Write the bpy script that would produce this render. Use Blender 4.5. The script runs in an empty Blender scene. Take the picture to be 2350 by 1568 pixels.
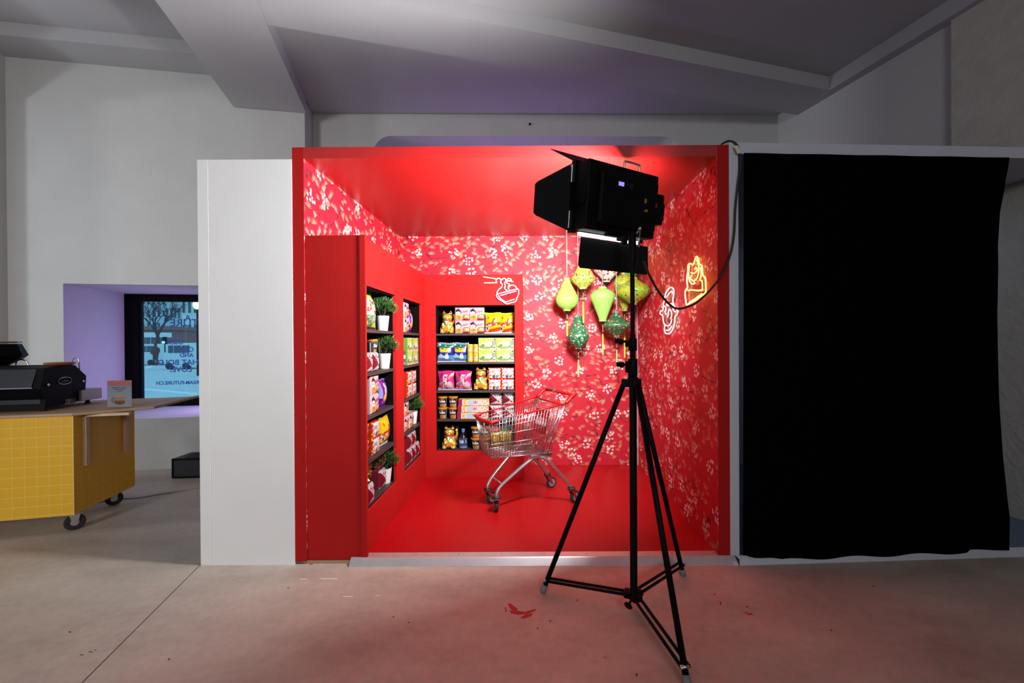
import bpy, bmesh, math, random
from mathutils import Vector, Matrix
random.seed(7)
SC = bpy.context.scene
COL = SC.collection
PI = math.pi

# ------------------------------------------------------------------ camera, world, big lights, exposure
F_PX, PPX, PPY, CAM_Z, ROLL, HOR = 953.0, 1213.0, 789.3, 1.384, 0.0058, 4.3
cam_d = bpy.data.cameras.new('camera')
cam_d.sensor_width = 36.0
cam_d.lens = F_PX / 2350 * 36.0
cam_d.shift_x = (1175 - PPX) / 2350
cam_d.shift_y = (PPY - 784) / 2350
cam_d.clip_start, cam_d.clip_end = 0.05, 300
cam = bpy.data.objects.new('camera', cam_d)
COL.objects.link(cam)
cam.matrix_world = (Matrix.Translation((0, 0, CAM_Z)) @
                    Matrix.Rotation(PI / 2 - math.atan(HOR / F_PX), 4, 'X') @ Matrix.Rotation(-ROLL, 4, 'Z'))
SC.camera = cam

SC.view_settings.view_transform = 'Standard'
SC.view_settings.look = 'None'
SC.view_settings.gamma = 1.0
SC.view_settings.use_curve_mapping = False
SC.view_settings.exposure = 0.0

cy_ = SC.cycles
cy_.max_bounces, cy_.diffuse_bounces, cy_.glossy_bounces, cy_.transmission_bounces, cy_.transparent_max_bounces = 7, 5, 3, 4, 8
cy_.adaptive_threshold = 0.02
cy_.caustics_reflective = cy_.caustics_refractive = False

world = bpy.data.worlds.new('overcast_sky')
SC.world = world
world.use_nodes = True
bg = world.node_tree.nodes['Background']
bg.inputs[0].default_value = (0.66, 0.83, 1.0, 1)
bg.inputs[1].default_value = 0.95


def area(name, loc, target, sx, sy, power, col, spread=180):
    d = bpy.data.lights.new(name, 'AREA')
    d.shape = 'RECTANGLE'
    d.size, d.size_y, d.energy, d.color = sx, sy, power, col
    d.spread = math.radians(spread)
    o = bpy.data.objects.new(name, d)
    COL.objects.link(o)
    o.location = loc
    v = Vector(target) - Vector(loc)
    o.rotation_euler = v.to_track_quat('-Z', 'Y').to_euler()
    return o


# daylight through the tall window in the left side wall, then two added fills from behind the camera
area('daylight_low', (-7.45, 0.87, 2.0), (-4.4, 4.5, 2.6), 0.35, 0.35, 44, (0.93, 0.97, 1.0))
area('daylight_high', (-12.8, 0.70, 2.05), (-4.4, 4.5, 2.6), 0.6, 0.6, 240, (0.95, 0.98, 1.0))
area('window_daylight', (-3.9, -4.48, 2.2), (-3.2, 2.6, 1.2), 1.4, 1.7, 48, (1.0, 0.985, 0.96), 75)
area('rear_window_daylight', (1.2, -4.48, 3.0), (0.7, 2.2, 0.8), 2.2, 1.3, 70, (0.93, 0.95, 1.0), 130)  # added fill for the right wall, post and floor

# ------------------------------------------------------------------ helpers
def W(px, py, Y):
    """point at depth Y seen at photo position (px, py): used to survey real positions"""
    dx, dy = px - PPX, py - PPY
    dx0, dy0 = dx - ROLL * dy, dy + ROLL * dx
    return Vector((dx0 / F_PX * Y, Y, CAM_Z + (-dy0 - HOR) / F_PX * Y))


def Wz(px, py, z):
    dx, dy = px - PPX, py - PPY
    dx0, dy0 = dx - ROLL * dy, dy + ROLL * dx
    Y = (CAM_Z - z) * F_PX / (dy0 + HOR)
    return Vector((dx0 / F_PX * Y, Y, z))


def Wx(px, py, X):
    dx, dy = px - PPX, py - PPY
    dx0, dy0 = dx - ROLL * dy, dy + ROLL * dx
    Y = X * F_PX / dx0
    return Vector((X, Y, CAM_Z + (-dy0 - HOR) / F_PX * Y))


def lin(c):
    return c / 12.92 if c <= 0.04045 else ((c + 0.055) / 1.055) ** 2.4


def S(r, g, b):
    return (lin(r / 255), lin(g / 255), lin(b / 255))


MATS = {}


def mat(name, col=(0.5, 0.5, 0.5), rough=0.5, metal=0.0, spec=0.5, emit=0.0, ecol=None, var=0.0, vscale=8.0,
        bump=0.0, bscale=60.0, coat=0.0, sheen=0.0, attr=False, trans=0.0, alpha=1.0, gain=1.0):
    if name in MATS:
        return MATS[name]
    m = bpy.data.materials.new(name)
    m.use_nodes = True
    nt = m.node_tree
    b = nt.nodes['Principled BSDF']
    b.inputs['Base Color'].default_value = (*col, 1)
    b.inputs['Roughness'].default_value = rough
    b.inputs['Metallic'].default_value = metal
    b.inputs['Specular IOR Level'].default_value = spec
    b.inputs['Coat Weight'].default_value = coat
    b.inputs['Sheen Weight'].default_value = sheen
    b.inputs['Transmission Weight'].default_value = trans
    b.inputs['Alpha'].default_value = alpha
    tc = nt.nodes.new('ShaderNodeTexCoord')
    src = None
    if attr:
        a = nt.nodes.new('ShaderNodeAttribute')
        a.attribute_name = 'Col'
        g = nt.nodes.new('ShaderNodeVectorMath')
        g.operation = 'MULTIPLY'
        g.inputs[1].default_value = (gain, gain, gain)
        nt.links.new(a.outputs['Color'], g.inputs[0])
        src = g.outputs[0]
        nt.links.new(src, b.inputs['Base Color'])
    if var > 0:
        n = nt.nodes.new('ShaderNodeTexNoise')
        n.inputs['Scale'].default_value = vscale
        n.inputs['Detail'].default_value = 6
        nt.links.new(tc.outputs['Object'], n.inputs['Vector'])
        mr = nt.nodes.new('ShaderNodeMapRange')
        mr.inputs['From Min'].default_value, mr.inputs['From Max'].default_value = 0.25, 0.75
        mr.inputs['To Min'].default_value, mr.inputs['To Max'].default_value = 1 - var, 1 + var
        nt.links.new(n.outputs['Fac'], mr.inputs['Value'])
        mx = nt.nodes.new('ShaderNodeVectorMath')
        mx.operation = 'SCALE'
        if src is None:
            mx.inputs[0].default_value = col
        else:
            nt.links.new(src, mx.inputs[0])
        nt.links.new(mr.outputs[0], mx.inputs['Scale'])
        nt.links.new(mx.outputs[0], b.inputs['Base Color'])
    if bump > 0:
        n2 = nt.nodes.new('ShaderNodeTexNoise')
        n2.inputs['Scale'].default_value = bscale
        n2.inputs['Detail'].default_value = 4
        nt.links.new(tc.outputs['Object'], n2.inputs['Vector'])
        bp = nt.nodes.new('ShaderNodeBump')
        bp.inputs['Strength'].default_value = bump
        bp.inputs['Distance'].default_value = 0.01
        nt.links.new(n2.outputs['Fac'], bp.inputs['Height'])
        nt.links.new(bp.outputs[0], b.inputs['Normal'])
    if emit > 0:
        b.inputs['Emission Color'].default_value = (*(ecol or col), 1)
        b.inputs['Emission Strength'].default_value = emit
    MATS[name] = m
    return m


class MB:
    """collects shapes with one colour per face and builds ONE mesh object"""

    def __init__(self):
        self.v, self.f, self.c, self.M, self.col = [], [], [], Matrix(), (0.5, 0.5, 0.5)

    def at(self, M=None):
        self.M = M if M is not None else Matrix()
        return self

    def add(self, vs, fs, col=None, cols=None):
        o = len(self.v)
        self.v += [tuple(self.M @ Vector(p)) for p in vs]
        self.f += [tuple(o + i for i in f) for f in fs]
        self.c += list(cols) if cols else [col or self.col] * len(fs)
        return self

    def box(self, lo, hi, col=None):
        x0, y0, z0 = lo
        x1, y1, z1 = hi
        vs = [(x0, y0, z0), (x1, y0, z0), (x1, y1, z0), (x0, y1, z0), (x0, y0, z1), (x1, y0, z1), (x1, y1, z1), (x0, y1, z1)]
        return self.add(vs, [(0, 3, 2, 1), (4, 5, 6, 7), (0, 1, 5, 4), (1, 2, 6, 5), (2, 3, 7, 6), (3, 0, 4, 7)], col)

    def bbox(self, lo, hi, b=0.004, col=None):
        """box with chamfered edges"""
        bm = bmesh.new()
        bmesh.ops.create_cube(bm, size=1)
        c = [(lo[i] + hi[i]) / 2 for i in range(3)]
        s = [hi[i] - lo[i] for i in range(3)]
        for v in bm.verts:
            v.co = Vector([c[i] + v.co[i] * s[i] for i in range(3)])
        bmesh.ops.bevel(bm, geom=bm.edges[:], offset=b, segments=2, affect='EDGES', profile=0.5)
        bm.verts.index_update()
        self.add([v.co[:] for v in bm.verts], [[v.index for v in f.verts] for f in bm.faces], col)
        bm.free()
        return self

    def prism(self, pts, z0, z1, col=None):
        """polygon in XY (counter-clockwise from above) extruded in Z"""
        n = len(pts)
        vs = [(p[0], p[1], z0) for p in pts] + [(p[0], p[1], z1) for p in pts]
        fs = [tuple(reversed(range(n))), tuple(range(n, 2 * n))] + [(i, (i + 1) % n, n + (i + 1) % n, n + i) for i in range(n)]
        return self.add(vs, fs, col)

    def tube(self, pts, r, n=8, closed=False, col=None, flat=None):
        pts = [Vector(p) for p in pts]
        m = len(pts)
        rs = r if isinstance(r, (list, tuple)) else [r] * m
        vs, fs = [], []
        up = None
        for i, p in enumerate(pts):
            a = pts[(i - 1) % m] if (closed or i > 0) else p
            b = pts[(i + 1) % m] if (closed or i < m - 1) else p
            t = (b - a)
            if t.length < 1e-9:
                t = Vector((0, 0, 1))
            t.normalize()
            if up is None:
                ref = Vector((0, 0, 1)) if abs(t.z) < 0.9 else Vector((1, 0, 0))
                up = (ref - t * ref.dot(t)).normalized()
            else:
                up = (up - t * up.dot(t))
                if up.length < 1e-6:
                    ref = Vector((0, 0, 1)) if abs(t.z) < 0.9 else Vector((1, 0, 0))
                    up = ref - t * ref.dot(t)
                up.normalize()
            sd = t.cross(up)
            fl = flat or 1.0
            for k in range(n):
                an = 2 * PI * k / n
                vs.append(tuple(p + (up * math.cos(an) * fl + sd * math.sin(an)) * rs[i]))
        for i in range(m if closed else m - 1):
            j = (i + 1) % m
            for k in range(n):
                k2 = (k + 1) % n
                fs.append((i * n + k, i * n + k2, j * n + k2, j * n + k))
        if not closed:
            fs.append(tuple(range(n - 1, -1, -1)))
            fs.append(tuple((m - 1) * n + k for k in range(n)))
        return self.add(vs, fs, col)

    def lathe(self, prof, n=24, c=(0, 0, 0), col=None, colf=None, wob=None):
        """prof: (radius, z) from bottom to top, about Z"""
        vs, fs, cols = [], [], []
        for r, z in prof:
            for k in range(n):
                a = 2 * PI * k / n
                rr = r * (wob(a, z) if wob else 1)
                vs.append((c[0] + rr * math.cos(a), c[1] + rr * math.sin(a), c[2] + z))
        for i in range(len(prof) - 1):
            for k in range(n):
                k2 = (k + 1) % n
                fs.append((i * n + k, i * n + k2, (i + 1) * n + k2, (i + 1) * n + k))
                if colf:
                    cols.append(colf((k + .5) / n, (prof[i][1] + prof[i + 1][1]) / 2, i))
        if prof[0][0] > 1e-6:
            fs.append(tuple(range(n - 1, -1, -1)))
            cols.append(colf(0, prof[0][1], 0) if colf else None)
        if prof[-1][0] > 1e-6:
            fs.append(tuple((len(prof) - 1) * n + k for k in range(n)))
            cols.append(colf(0, prof[-1][1], len(prof) - 1) if colf else None)
        return self.add(vs, fs, col, cols if colf else None)

    def ball(self, c, r, n=12, col=None):
        rr = r if isinstance(r, (tuple, list)) else (r, r, r)
        m = max(4, n // 2)
        vs, fs = [], []
        for i in range(m + 1):
            t = PI * i / m
            for k in range(n):
                a = 2 * PI * k / n
                vs.append((c[0] + rr[0] * math.sin(t) * math.cos(a), c[1] + rr[1] * math.sin(t) * math.sin(a), c[2] - rr[2] * math.cos(t)))
        for i in range(m):
            for k in range(n):
                k2 = (k + 1) % n
                fs.append((i * n + k, i * n + k2, (i + 1) * n + k2, (i + 1) * n + k))
        return self.add(vs, fs, col)

    def grid(self, fn, nu, nv, colf):
        vs = [fn(i / nu, j / nv) for j in range(nv + 1) for i in range(nu + 1)]
        fs, cols = [], []
        for j in range(nv):
            for i in range(nu):
                a = j * (nu + 1) + i
                fs.append((a, a + 1, a + nu + 2, a + nu + 1))
                cols.append(colf((i + .5) / nu, (j + .5) / nv))
        return self.add(vs, fs, None, cols)

    def text(self, s, size, M, col, align='CENTER', thick=0.0, bold=0.0):
        cu = bpy.data.curves.new('tmp_text', 'FONT')
        cu.body, cu.size, cu.align_x, cu.align_y = s, size, align, 'CENTER'
        cu.extrude, cu.offset, cu.resolution_u = thick, bold, 3
        o = bpy.data.objects.new('tmp_text', cu)
        COL.objects.link(o)
        bpy.context.view_layer.update()
        me = bpy.data.meshes.new_from_object(o.evaluated_get(bpy.context.evaluated_depsgraph_get()))
        old = self.M
        self.M = old @ M
        self.add([v.co[:] for v in me.vertices], [tuple(p.vertices) for p in me.polygons], col)
        self.M = old
        bpy.data.objects.remove(o)
        bpy.data.curves.remove(cu)
        bpy.data.meshes.remove(me)
        return self

    def build(self, name, material, parent=None, smooth=False, kind=None, loc=None):
        me = bpy.data.meshes.new(name)
        me.from_pydata(self.v, [], self.f)
        at = me.color_attributes.new('Col', 'FLOAT_COLOR', 'CORNER')
        buf = []
        for f, c in zip(self.f, self.c):
            c = c or (0.5, 0.5, 0.5)
            buf += [c[0], c[1], c[2], 1.0] * len(f)
        at.data.foreach_set('color', buf)
        if smooth:
            me.polygons.foreach_set('use_smooth', [True] * len(me.polygons))
            if smooth != 'all':
                me.set_sharp_from_angle(angle=math.radians(38))
        me.materials.append(material)
        me.update()
        o = bpy.data.objects.new(name, me)
        COL.objects.link(o)
        if parent:
            o.parent = parent
        if loc:
            o.location = loc
        if kind:
            o['kind'] = kind
        return o


def thing(name, label, cat, loc=(0, 0, 0), rotz=0.0, group=None):
    o = bpy.data.objects.new(name, None)
    o.empty_display_size = 0.05
    COL.objects.link(o)
    o.location = loc
    o.rotation_euler = (0, 0, rotz)
    return tag(o, label, cat, group)


def tag(o, label, cat, group=None):
    o['label'], o['category'] = label, cat
    if group:
        o['group'] = group
    return o


def struct(o, label=None):
    o['kind'] = 'structure'
    if label:
        o['label'] = label
    return o


def dup(root, loc, rotz=0.0, label=None, group=None):
    r = root.copy()
    COL.objects.link(r)
    r.location = loc
    r.rotation_euler = (0, 0, rotz)
    if label:
        r['label'] = label
    if group:
        r['group'] = group
    for ch in list(root.children):
        c = ch.copy()
        COL.objects.link(c)
        c.parent = r
        for g in list(ch.children):
            d = g.copy()
            COL.objects.link(d)
            d.parent = c
    return r


def T(x, y, z):
    return Matrix.Translation((x, y, z))


def R(a, ax):
    return Matrix.Rotation(math.radians(a), 4, ax)


def smoothpath(pts, n=6):
    """Catmull-Rom through the points"""
    pts = [Vector(p) for p in pts]
    out = []
    for i in range(len(pts) - 1):
        p0, p1, p2, p3 = pts[max(i - 1, 0)], pts[i], pts[i + 1], pts[min(i + 2, len(pts) - 1)]
        for k in range(n):
            t = k / n
            out.append(0.5 * ((2 * p1) + (p2 - p0) * t + (2 * p0 - 5 * p1 + 4 * p2 - p3) * t * t + (3 * p1 - p0 - 3 * p2 + p3) * t ** 3))
    out.append(pts[-1])
    return out

# ------------------------------------------------------------------ materials of the place
M_plaster = mat('white_plaster', S(198, 198, 197), 0.92, var=0.035, vscale=3, bump=0.12, bscale=140)
M_plaster_rough = mat('rough_plaster', S(196, 192, 184), 0.95, var=0.08, vscale=9, bump=0.6, bscale=30)
M_ceiling = mat('ceiling_plaster', S(180, 179, 183), 0.93, var=0.03, vscale=2, bump=0.08, bscale=120)
M_black = mat('black_metal', (0.0025, 0.0025, 0.003), 0.55, spec=0.09)
M_blackmatte = mat('black_matte', (0.006, 0.006, 0.006), 0.8, spec=0.15)
M_red = mat('red_paint', (0.36, 0.010, 0.010), 0.6, spec=0.07, var=0.04, vscale=5, bump=0.03, bscale=200)
M_redgloss = mat('red_gloss_paint', (0.36, 0.008, 0.008), 0.36, spec=0.6, var=0.03, vscale=5, bump=0.02, bscale=200)
M_redfloor = mat('red_floor_vinyl', (0.36, 0.004, 0.007), 0.36, spec=0.22, var=0.05, vscale=3, bump=0.03, bscale=90)
M_whiteboard = mat('white_painted_board', S(222, 224, 226), 0.6, var=0.02, vscale=4, bump=0.02, bscale=100)
M_greyboard = mat('pale_grey_board', S(186, 190, 200), 0.65, var=0.03, vscale=4)
M_alu = mat('aluminium', (0.72, 0.72, 0.75), 0.35, metal=0.75, var=0.04, vscale=20)
M_shelf = mat('dark_brown_laminate', S(50, 40, 43), 0.5, var=0.12, vscale=16)
M_lining = mat('dark_cabinet_lining', (0.0016, 0.0010, 0.0010), 0.9, spec=0.1, var=0.1, vscale=10)
M_print = mat('printed_matt', attr=True, gain=0.5, rough=0.45, spec=0.4)
M_foil = mat('printed_foil', attr=True, gain=0.5, rough=0.22, spec=0.6, coat=0.3, bump=0.12, bscale=45)
M_steel = mat('chromed_steel', (0.58, 0.58, 0.60), 0.25, metal=1.0)
M_zinc = mat('zinc_plated_tube', (0.50, 0.50, 0.52), 0.33, metal=0.9, var=0.05, vscale=30)
M_rubber = mat('black_rubber', (0.012, 0.012, 0.013), 0.6)
M_greyrubber = mat('grey_rubber', (0.16, 0.165, 0.17), 0.6)
M_redplastic = mat('red_plastic', (0.36, 0.004, 0.005), 0.4, spec=0.3)


def floor_material():
    m = bpy.data.materials.new('worn_screed_floor')
    m.use_nodes = True
    nt = m.node_tree
    b = nt.nodes['Principled BSDF']
    tc = nt.nodes.new('ShaderNodeTexCoord')

    def noise(scale, detail, rough=0.55, stretch=None):
        n = nt.nodes.new('ShaderNodeTexNoise')
        n.inputs['Scale'].default_value = scale
        n.inputs['Detail'].default_value = detail
        n.inputs['Roughness'].default_value = rough
        if stretch:
            mp = nt.nodes.new('ShaderNodeMapping')
            mp.inputs['Scale'].default_value = stretch
            mp.inputs['Rotation'].default_value = (0, 0, 0.5)
            nt.links.new(tc.outputs['Object'], mp.inputs['Vector'])
            nt.links.new(mp.outputs[0], n.inputs['Vector'])
        else:
            nt.links.new(tc.outputs['Object'], n.inputs['Vector'])
        return n
    n1, n2, n3 = noise(1.3, 8, 0.6, (1, 2.2, 1)), noise(22, 6, 0.6), noise(150, 3)
    cr = nt.nodes.new('ShaderNodeValToRGB')
    cr.color_ramp.elements[0].position, cr.color_ramp.elements[1].position = 0.3, 0.72
    cr.color_ramp.elements[0].color = (*S(160, 146, 135), 1)
    cr.color_ramp.elements[1].color = (*S(194, 182, 171), 1)
    nt.links.new(n1.outputs['Fac'], cr.inputs[0])
    mr = nt.nodes.new('ShaderNodeMapRange')
    mr.inputs['From Min'].default_value, mr.inputs['From Max'].default_value = 0.3, 0.7
    mr.inputs['To Min'].default_value, mr.inputs['To Max'].default_value = 0.9, 1.06
    nt.links.new(n2.outputs['Fac'], mr.inputs['Value'])
    mr3 = nt.nodes.new('ShaderNodeMapRange')
    mr3.inputs['From Min'].default_value, mr3.inputs['From Max'].default_value = 0.25, 0.36
    mr3.inputs['To Min'].default_value, mr3.inputs['To Max'].default_value = 0.86, 1.0
    nt.links.new(n3.outputs['Fac'], mr3.inputs['Value'])
    mul = nt.nodes.new('ShaderNodeMath')
    mul.operation = 'MULTIPLY'
    nt.links.new(mr.outputs[0], mul.inputs[0])
    nt.links.new(mr3.outputs[0], mul.inputs[1])
    sc = nt.nodes.new('ShaderNodeVectorMath')
    sc.operation = 'SCALE'
    nt.links.new(cr.outputs[0], sc.inputs[0])
    nt.links.new(mul.outputs[0], sc.inputs['Scale'])
    nt.links.new(sc.outputs[0], b.inputs['Base Color'])
    rr = nt.nodes.new('ShaderNodeMapRange')
    rr.inputs['To Min'].default_value, rr.inputs['To Max'].default_value = 0.42, 0.62
    nt.links.new(n1.outputs['Fac'], rr.inputs['Value'])
    nt.links.new(rr.outputs[0], b.inputs['Roughness'])
    bp = nt.nodes.new('ShaderNodeBump')
    bp.inputs['Strength'].default_value = 0.08
    bp.inputs['Distance'].default_value = 0.01
    nt.links.new(n2.outputs['Fac'], bp.inputs['Height'])
    nt.links.new(bp.outputs[0], b.inputs['Normal'])
    return m


def wallpaper(name, axes):
    """red paper printed with white blossom sprays, cream pine fans and fine twigs; axes = which object axes run across / up"""
    m = bpy.data.materials.new(name)
    m.use_nodes = True
    nt = m.node_tree
    N, L = nt.nodes, nt.links
    b = N['Principled BSDF']
    b.inputs['Roughness'].default_value = 0.55
    b.inputs['Specular IOR Level'].default_value = 0.3
    tc = N.new('ShaderNodeTexCoord')
    sp = N.new('ShaderNodeSeparateXYZ')
    L.new(tc.outputs['Object'], sp.inputs[0])
    cb = N.new('ShaderNodeCombineXYZ')
    L.new(sp.outputs[axes[0]], cb.inputs[0])
    L.new(sp.outputs[axes[1]], cb.inputs[1])
    P = cb.outputs[0]

    def math_(op, a, c=None, d=None):
        n = N.new('ShaderNodeMath')
        n.operation = op
        for i, x in enumerate((a, c, d)):
            if x is None:
                continue
            if isinstance(x, (int, float)):
                n.inputs[i].default_value = x
            else:
                L.new(x, n.inputs[i])
        return n.outputs[0]

    def vec(op, a, c=None, s=None):
        n = N.new('ShaderNodeVectorMath')
        n.operation = op
        L.new(a, n.inputs[0])
        if c is not None:
            if isinstance(c, tuple):
                n.inputs[1].default_value = c
            else:
                L.new(c, n.inputs[1])
        if s is not None:
            n.inputs['Scale'].default_value = s
        return n

    def voro(src, scale, rnd=1.0, feat='F1'):
        n = N.new('ShaderNodeTexVoronoi')
        n.voronoi_dimensions = '2D'
        n.feature = feat
        n.inputs['Scale'].default_value = scale
        n.inputs['Randomness'].default_value = rnd
        L.new(src, n.inputs['Vector'])
        return n

    def noise(src, scale, detail=2):
        n = N.new('ShaderNodeTexNoise')
        n.noise_dimensions = '2D'
        n.inputs['Scale'].default_value = scale
        n.inputs['Detail'].default_value = detail
        L.new(src, n.inputs['Vector'])
        return n.outputs['Fac']

    def polar(vor, scale):
        ps = vor.outputs['Position']            # position comes back in input space
        d = vec('SUBTRACT', P, ps)
        r = math_('MULTIPLY', vec('LENGTH', d.outputs[0]).outputs['Value'], scale)
        s2 = N.new('ShaderNodeSeparateXYZ')
        L.new(d.outputs[0], s2.inputs[0])
        th = math_('ARCTAN2', s2.outputs[1], s2.outputs[0])
        return ps, r, th

    col = None
    base = N.new('ShaderNodeRGB')
    base.outputs[0].default_value = (0.42, 0.010, 0.026, 1)
    col = base.outputs[0]

    def over(mask, rgb, col):
        mx = N.new('ShaderNodeMix')
        mx.data_type = 'RGBA'
        L.new(mask, mx.inputs[0])
        L.new(col, mx.inputs[6])
        if isinstance(rgb, tuple):
            mx.inputs[7].default_value = (*rgb, 1)
        else:
            L.new(rgb, mx.inputs[7])
        return mx.outputs[2]

    # twigs
    wp = N.new('ShaderNodeTexNoise')
    wp.inputs['Scale'].default_value = 7
    L.new(P, wp.inputs['Vector'])
    wv = vec('SCALE', wp.outputs['Color'], s=0.22)
    pw = vec('ADD', P, wv.outputs[0])
    ve = voro(pw.outputs[0], 4.2, 1.0, 'DISTANCE_TO_EDGE')
    tw = math_('LESS_THAN', ve.outputs['Distance'], 0.024)
    tmask = math_('GREATER_THAN', noise(P, 5.0), 0.50)
    col = over(math_('MULTIPLY', math_('MULTIPLY', tw, tmask), 0.85), (0.05, 0.012, 0.018), col)

    # cream pine fans, two sizes
    for sc, thr, off in ((11.0, 0.44, 0.0), (14.0, 0.48, 7.3)):
        Pv = vec('ADD', P, (off, off * 0.7, 0)).outputs[0]
        v = voro(Pv, sc, 0.9)
        ps = v.outputs['Position']
        d = vec('SUBTRACT', Pv, ps)
        r = math_('MULTIPLY', vec('LENGTH', d.outputs[0]).outputs['Value'], sc)
        s2 = N.new('ShaderNodeSeparateXYZ')
        L.new(d.outputs[0], s2.inputs[0])
        th = math_('ARCTAN2', s2.outputs[1], s2.outputs[0])
        s3 = N.new('ShaderNodeSeparateColor')
        L.new(v.outputs['Color'], s3.inputs[0])
        rot = math_('ADD', th, math_('MULTIPLY', math_('SUBTRACT', s3.outputs[0], 0.5), 2.2))
        fan = math_('GREATER_THAN', math_('SINE', rot), 0.12)
        size = math_('MULTIPLY_ADD', s3.outputs[1], 0.22, 0.40)
        streak = math_('MULTIPLY_ADD', math_('SINE', math_('MULTIPLY', th, 19.0)), 0.25, 0.75)
        fall = math_('SUBTRACT', 1.0, math_('DIVIDE', r, math_('MULTIPLY', size, streak)))
        fall = N.new('ShaderNodeClamp') and fall
        cl = N.new('ShaderNodeClamp')
        L.new(math_('MULTIPLY', fall, 1.9), cl.inputs[0])
        here = math_('GREATER_THAN', noise(ps, 5.5, 3), thr)
        mk = math_('MULTIPLY', math_('MULTIPLY', math_('MULTIPLY', fan, cl.outputs[0]), here), math_('MULTIPLY_ADD', streak, 0.74, -0.02))
        tint = N.new('ShaderNodeMix')
        tint.data_type = 'RGBA'
        L.new(s3.outputs[2], tint.inputs[0])
        tint.inputs[6].default_value = (0.48, 0.29, 0.13, 1)
        tint.inputs[7].default_value = (0.46, 0.38, 0.30, 1)
        col = over(mk, tint.outputs[2], col)

    # white five-petal blossoms gathered in sprays
    sc = 31.0
    v = voro(P, sc, 0.75)
    ps, r, th = polar(v, sc)
    s3 = N.new('ShaderNodeSeparateColor')
    L.new(v.outputs['Color'], s3.inputs[0])
    ang = math_('MULTIPLY_ADD', s3.outputs[0], 6.28, math_('MULTIPLY', th, 5.0))
    pet = math_('MULTIPLY', math_('MULTIPLY_ADD', math_('COSINE', ang), 0.28, 0.72), math_('MULTIPLY_ADD', s3.outputs[1], 0.16, 0.34))
    inside = math_('LESS_THAN', r, pet)
    vc = voro(ps, 4.0, 0.85)
    near = math_('LESS_THAN', vc.outputs['Distance'], 0.215)
    fl = math_('MULTIPLY', inside, near)
    col = over(fl, (0.72, 0.67, 0.68), col)
    eye = math_('MULTIPLY', math_('LESS_THAN', r, 0.06), near)
    col = over(eye, (0.35, 0.05, 0.06), col)
    L.new(col, b.inputs['Base Color'])
    return m


M_floor = floor_material()
M_paper_back = wallpaper('blossom_paper_back', (0, 2))
M_paper_side = wallpaper('blossom_paper_side', (1, 2))


def xz_prism(mb, pts, y0, y1, col=None):
    """polygon in XZ (counter-clockwise seen from -Y) extruded along Y"""
    n = len(pts)
    vs = [(p[0], y0, p[1]) for p in pts] + [(p[0], y1, p[1]) for p in pts]
    fs = [tuple(range(n)), tuple(reversed(range(n, 2 * n)))] + [(i, n + i, n + (i + 1) % n, (i + 1) % n) for i in range(n)]
    return mb.add(vs, fs, col)


# ------------------------------------------------------------------ the room
room_floor = struct(MB().box((-7.5, -4.6, -0.10), (7.5, 6.6, 0.0)).build('floor', M_floor))
# saw-cut joint in the screed: a thin dark groove filling
ja, jb = Wz(463, 1293, 0), Wz(150, 1605, 0)
jd = (jb - ja).normalized()
jn = Vector((-jd.y, jd.x, 0)) * 0.0022
je = jb + jd * 1.0
M_joint = mat('joint_filler', S(62, 50, 42), 0.9)
MB().prism([(ja - jn)[:2], (ja + jn)[:2], (je + jn)[:2], (je - jn)[:2]], -0.001, 0.0006).build('joint', M_joint, room_floor)

# left wall with the deep window niche (local frame: x along the wall, y outwards)
Wc = Vector((-5.455, 4.355, 0))
aw = Vector((0.9863, 0.1658, 0)).normalized()
ML = Matrix(((aw.x, -aw.y, 0, Wc.x), (aw.y, aw.x, 0, Wc.y), (0, 0, 1, 0), (0, 0, 0, 1)))
NS0, NS1, NZ0, NZ1, ND, WT = 0.495, 1.96, 0.566, 2.037, 1.06, 1.30
LW = 2.909
wl = MB().at(ML)
wl.prism([(-1.4, 0), (NS0, 0), (NS0 - 0.11, ND), (NS0 - 0.11, WT), (-1.4, WT)], 0, 4.75)
wl.prism([(NS1, 0), (LW, 0), (LW, WT), (NS1 + 0.11, WT), (NS1 + 0.11, ND)], 0, 4.75)
wl.prism([(NS0, 0), (NS1, 0), (NS1 + 0.11, ND), (NS1 + 0.11, WT), (NS0 - 0.11, WT), (NS0 - 0.11, ND)], 0, NZ0)
wl.prism([(NS0, 0), (NS1, 0), (NS1 + 0.11, ND), (NS1 + 0.11, WT), (NS0 - 0.11, WT), (NS0 - 0.11, ND)], NZ1, 4.75)
struct(wl.build('wall_left', M_plaster))

# left side wall with its tall window opening towards the street
ws = MB()
ws.box((-5.75, 4.1, 0), (-5.455, 5.6, 4.75))
ws.box((-5.75, -4.6, 0), (-5.455, 2.3, 4.75))
ws.box((-5.75, 2.3, 3.81), (-5.455, 4.1, 4.75))
ws.box((-5.75, 2.3, 0), (-5.455, 4.1, 0.25))
struct(ws.build('wall_side', M_plaster))
struct(MB().box((-5.75, -4.75, 0), (6.2, -4.6, 4.75)).build('wall_front', M_plaster))

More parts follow.
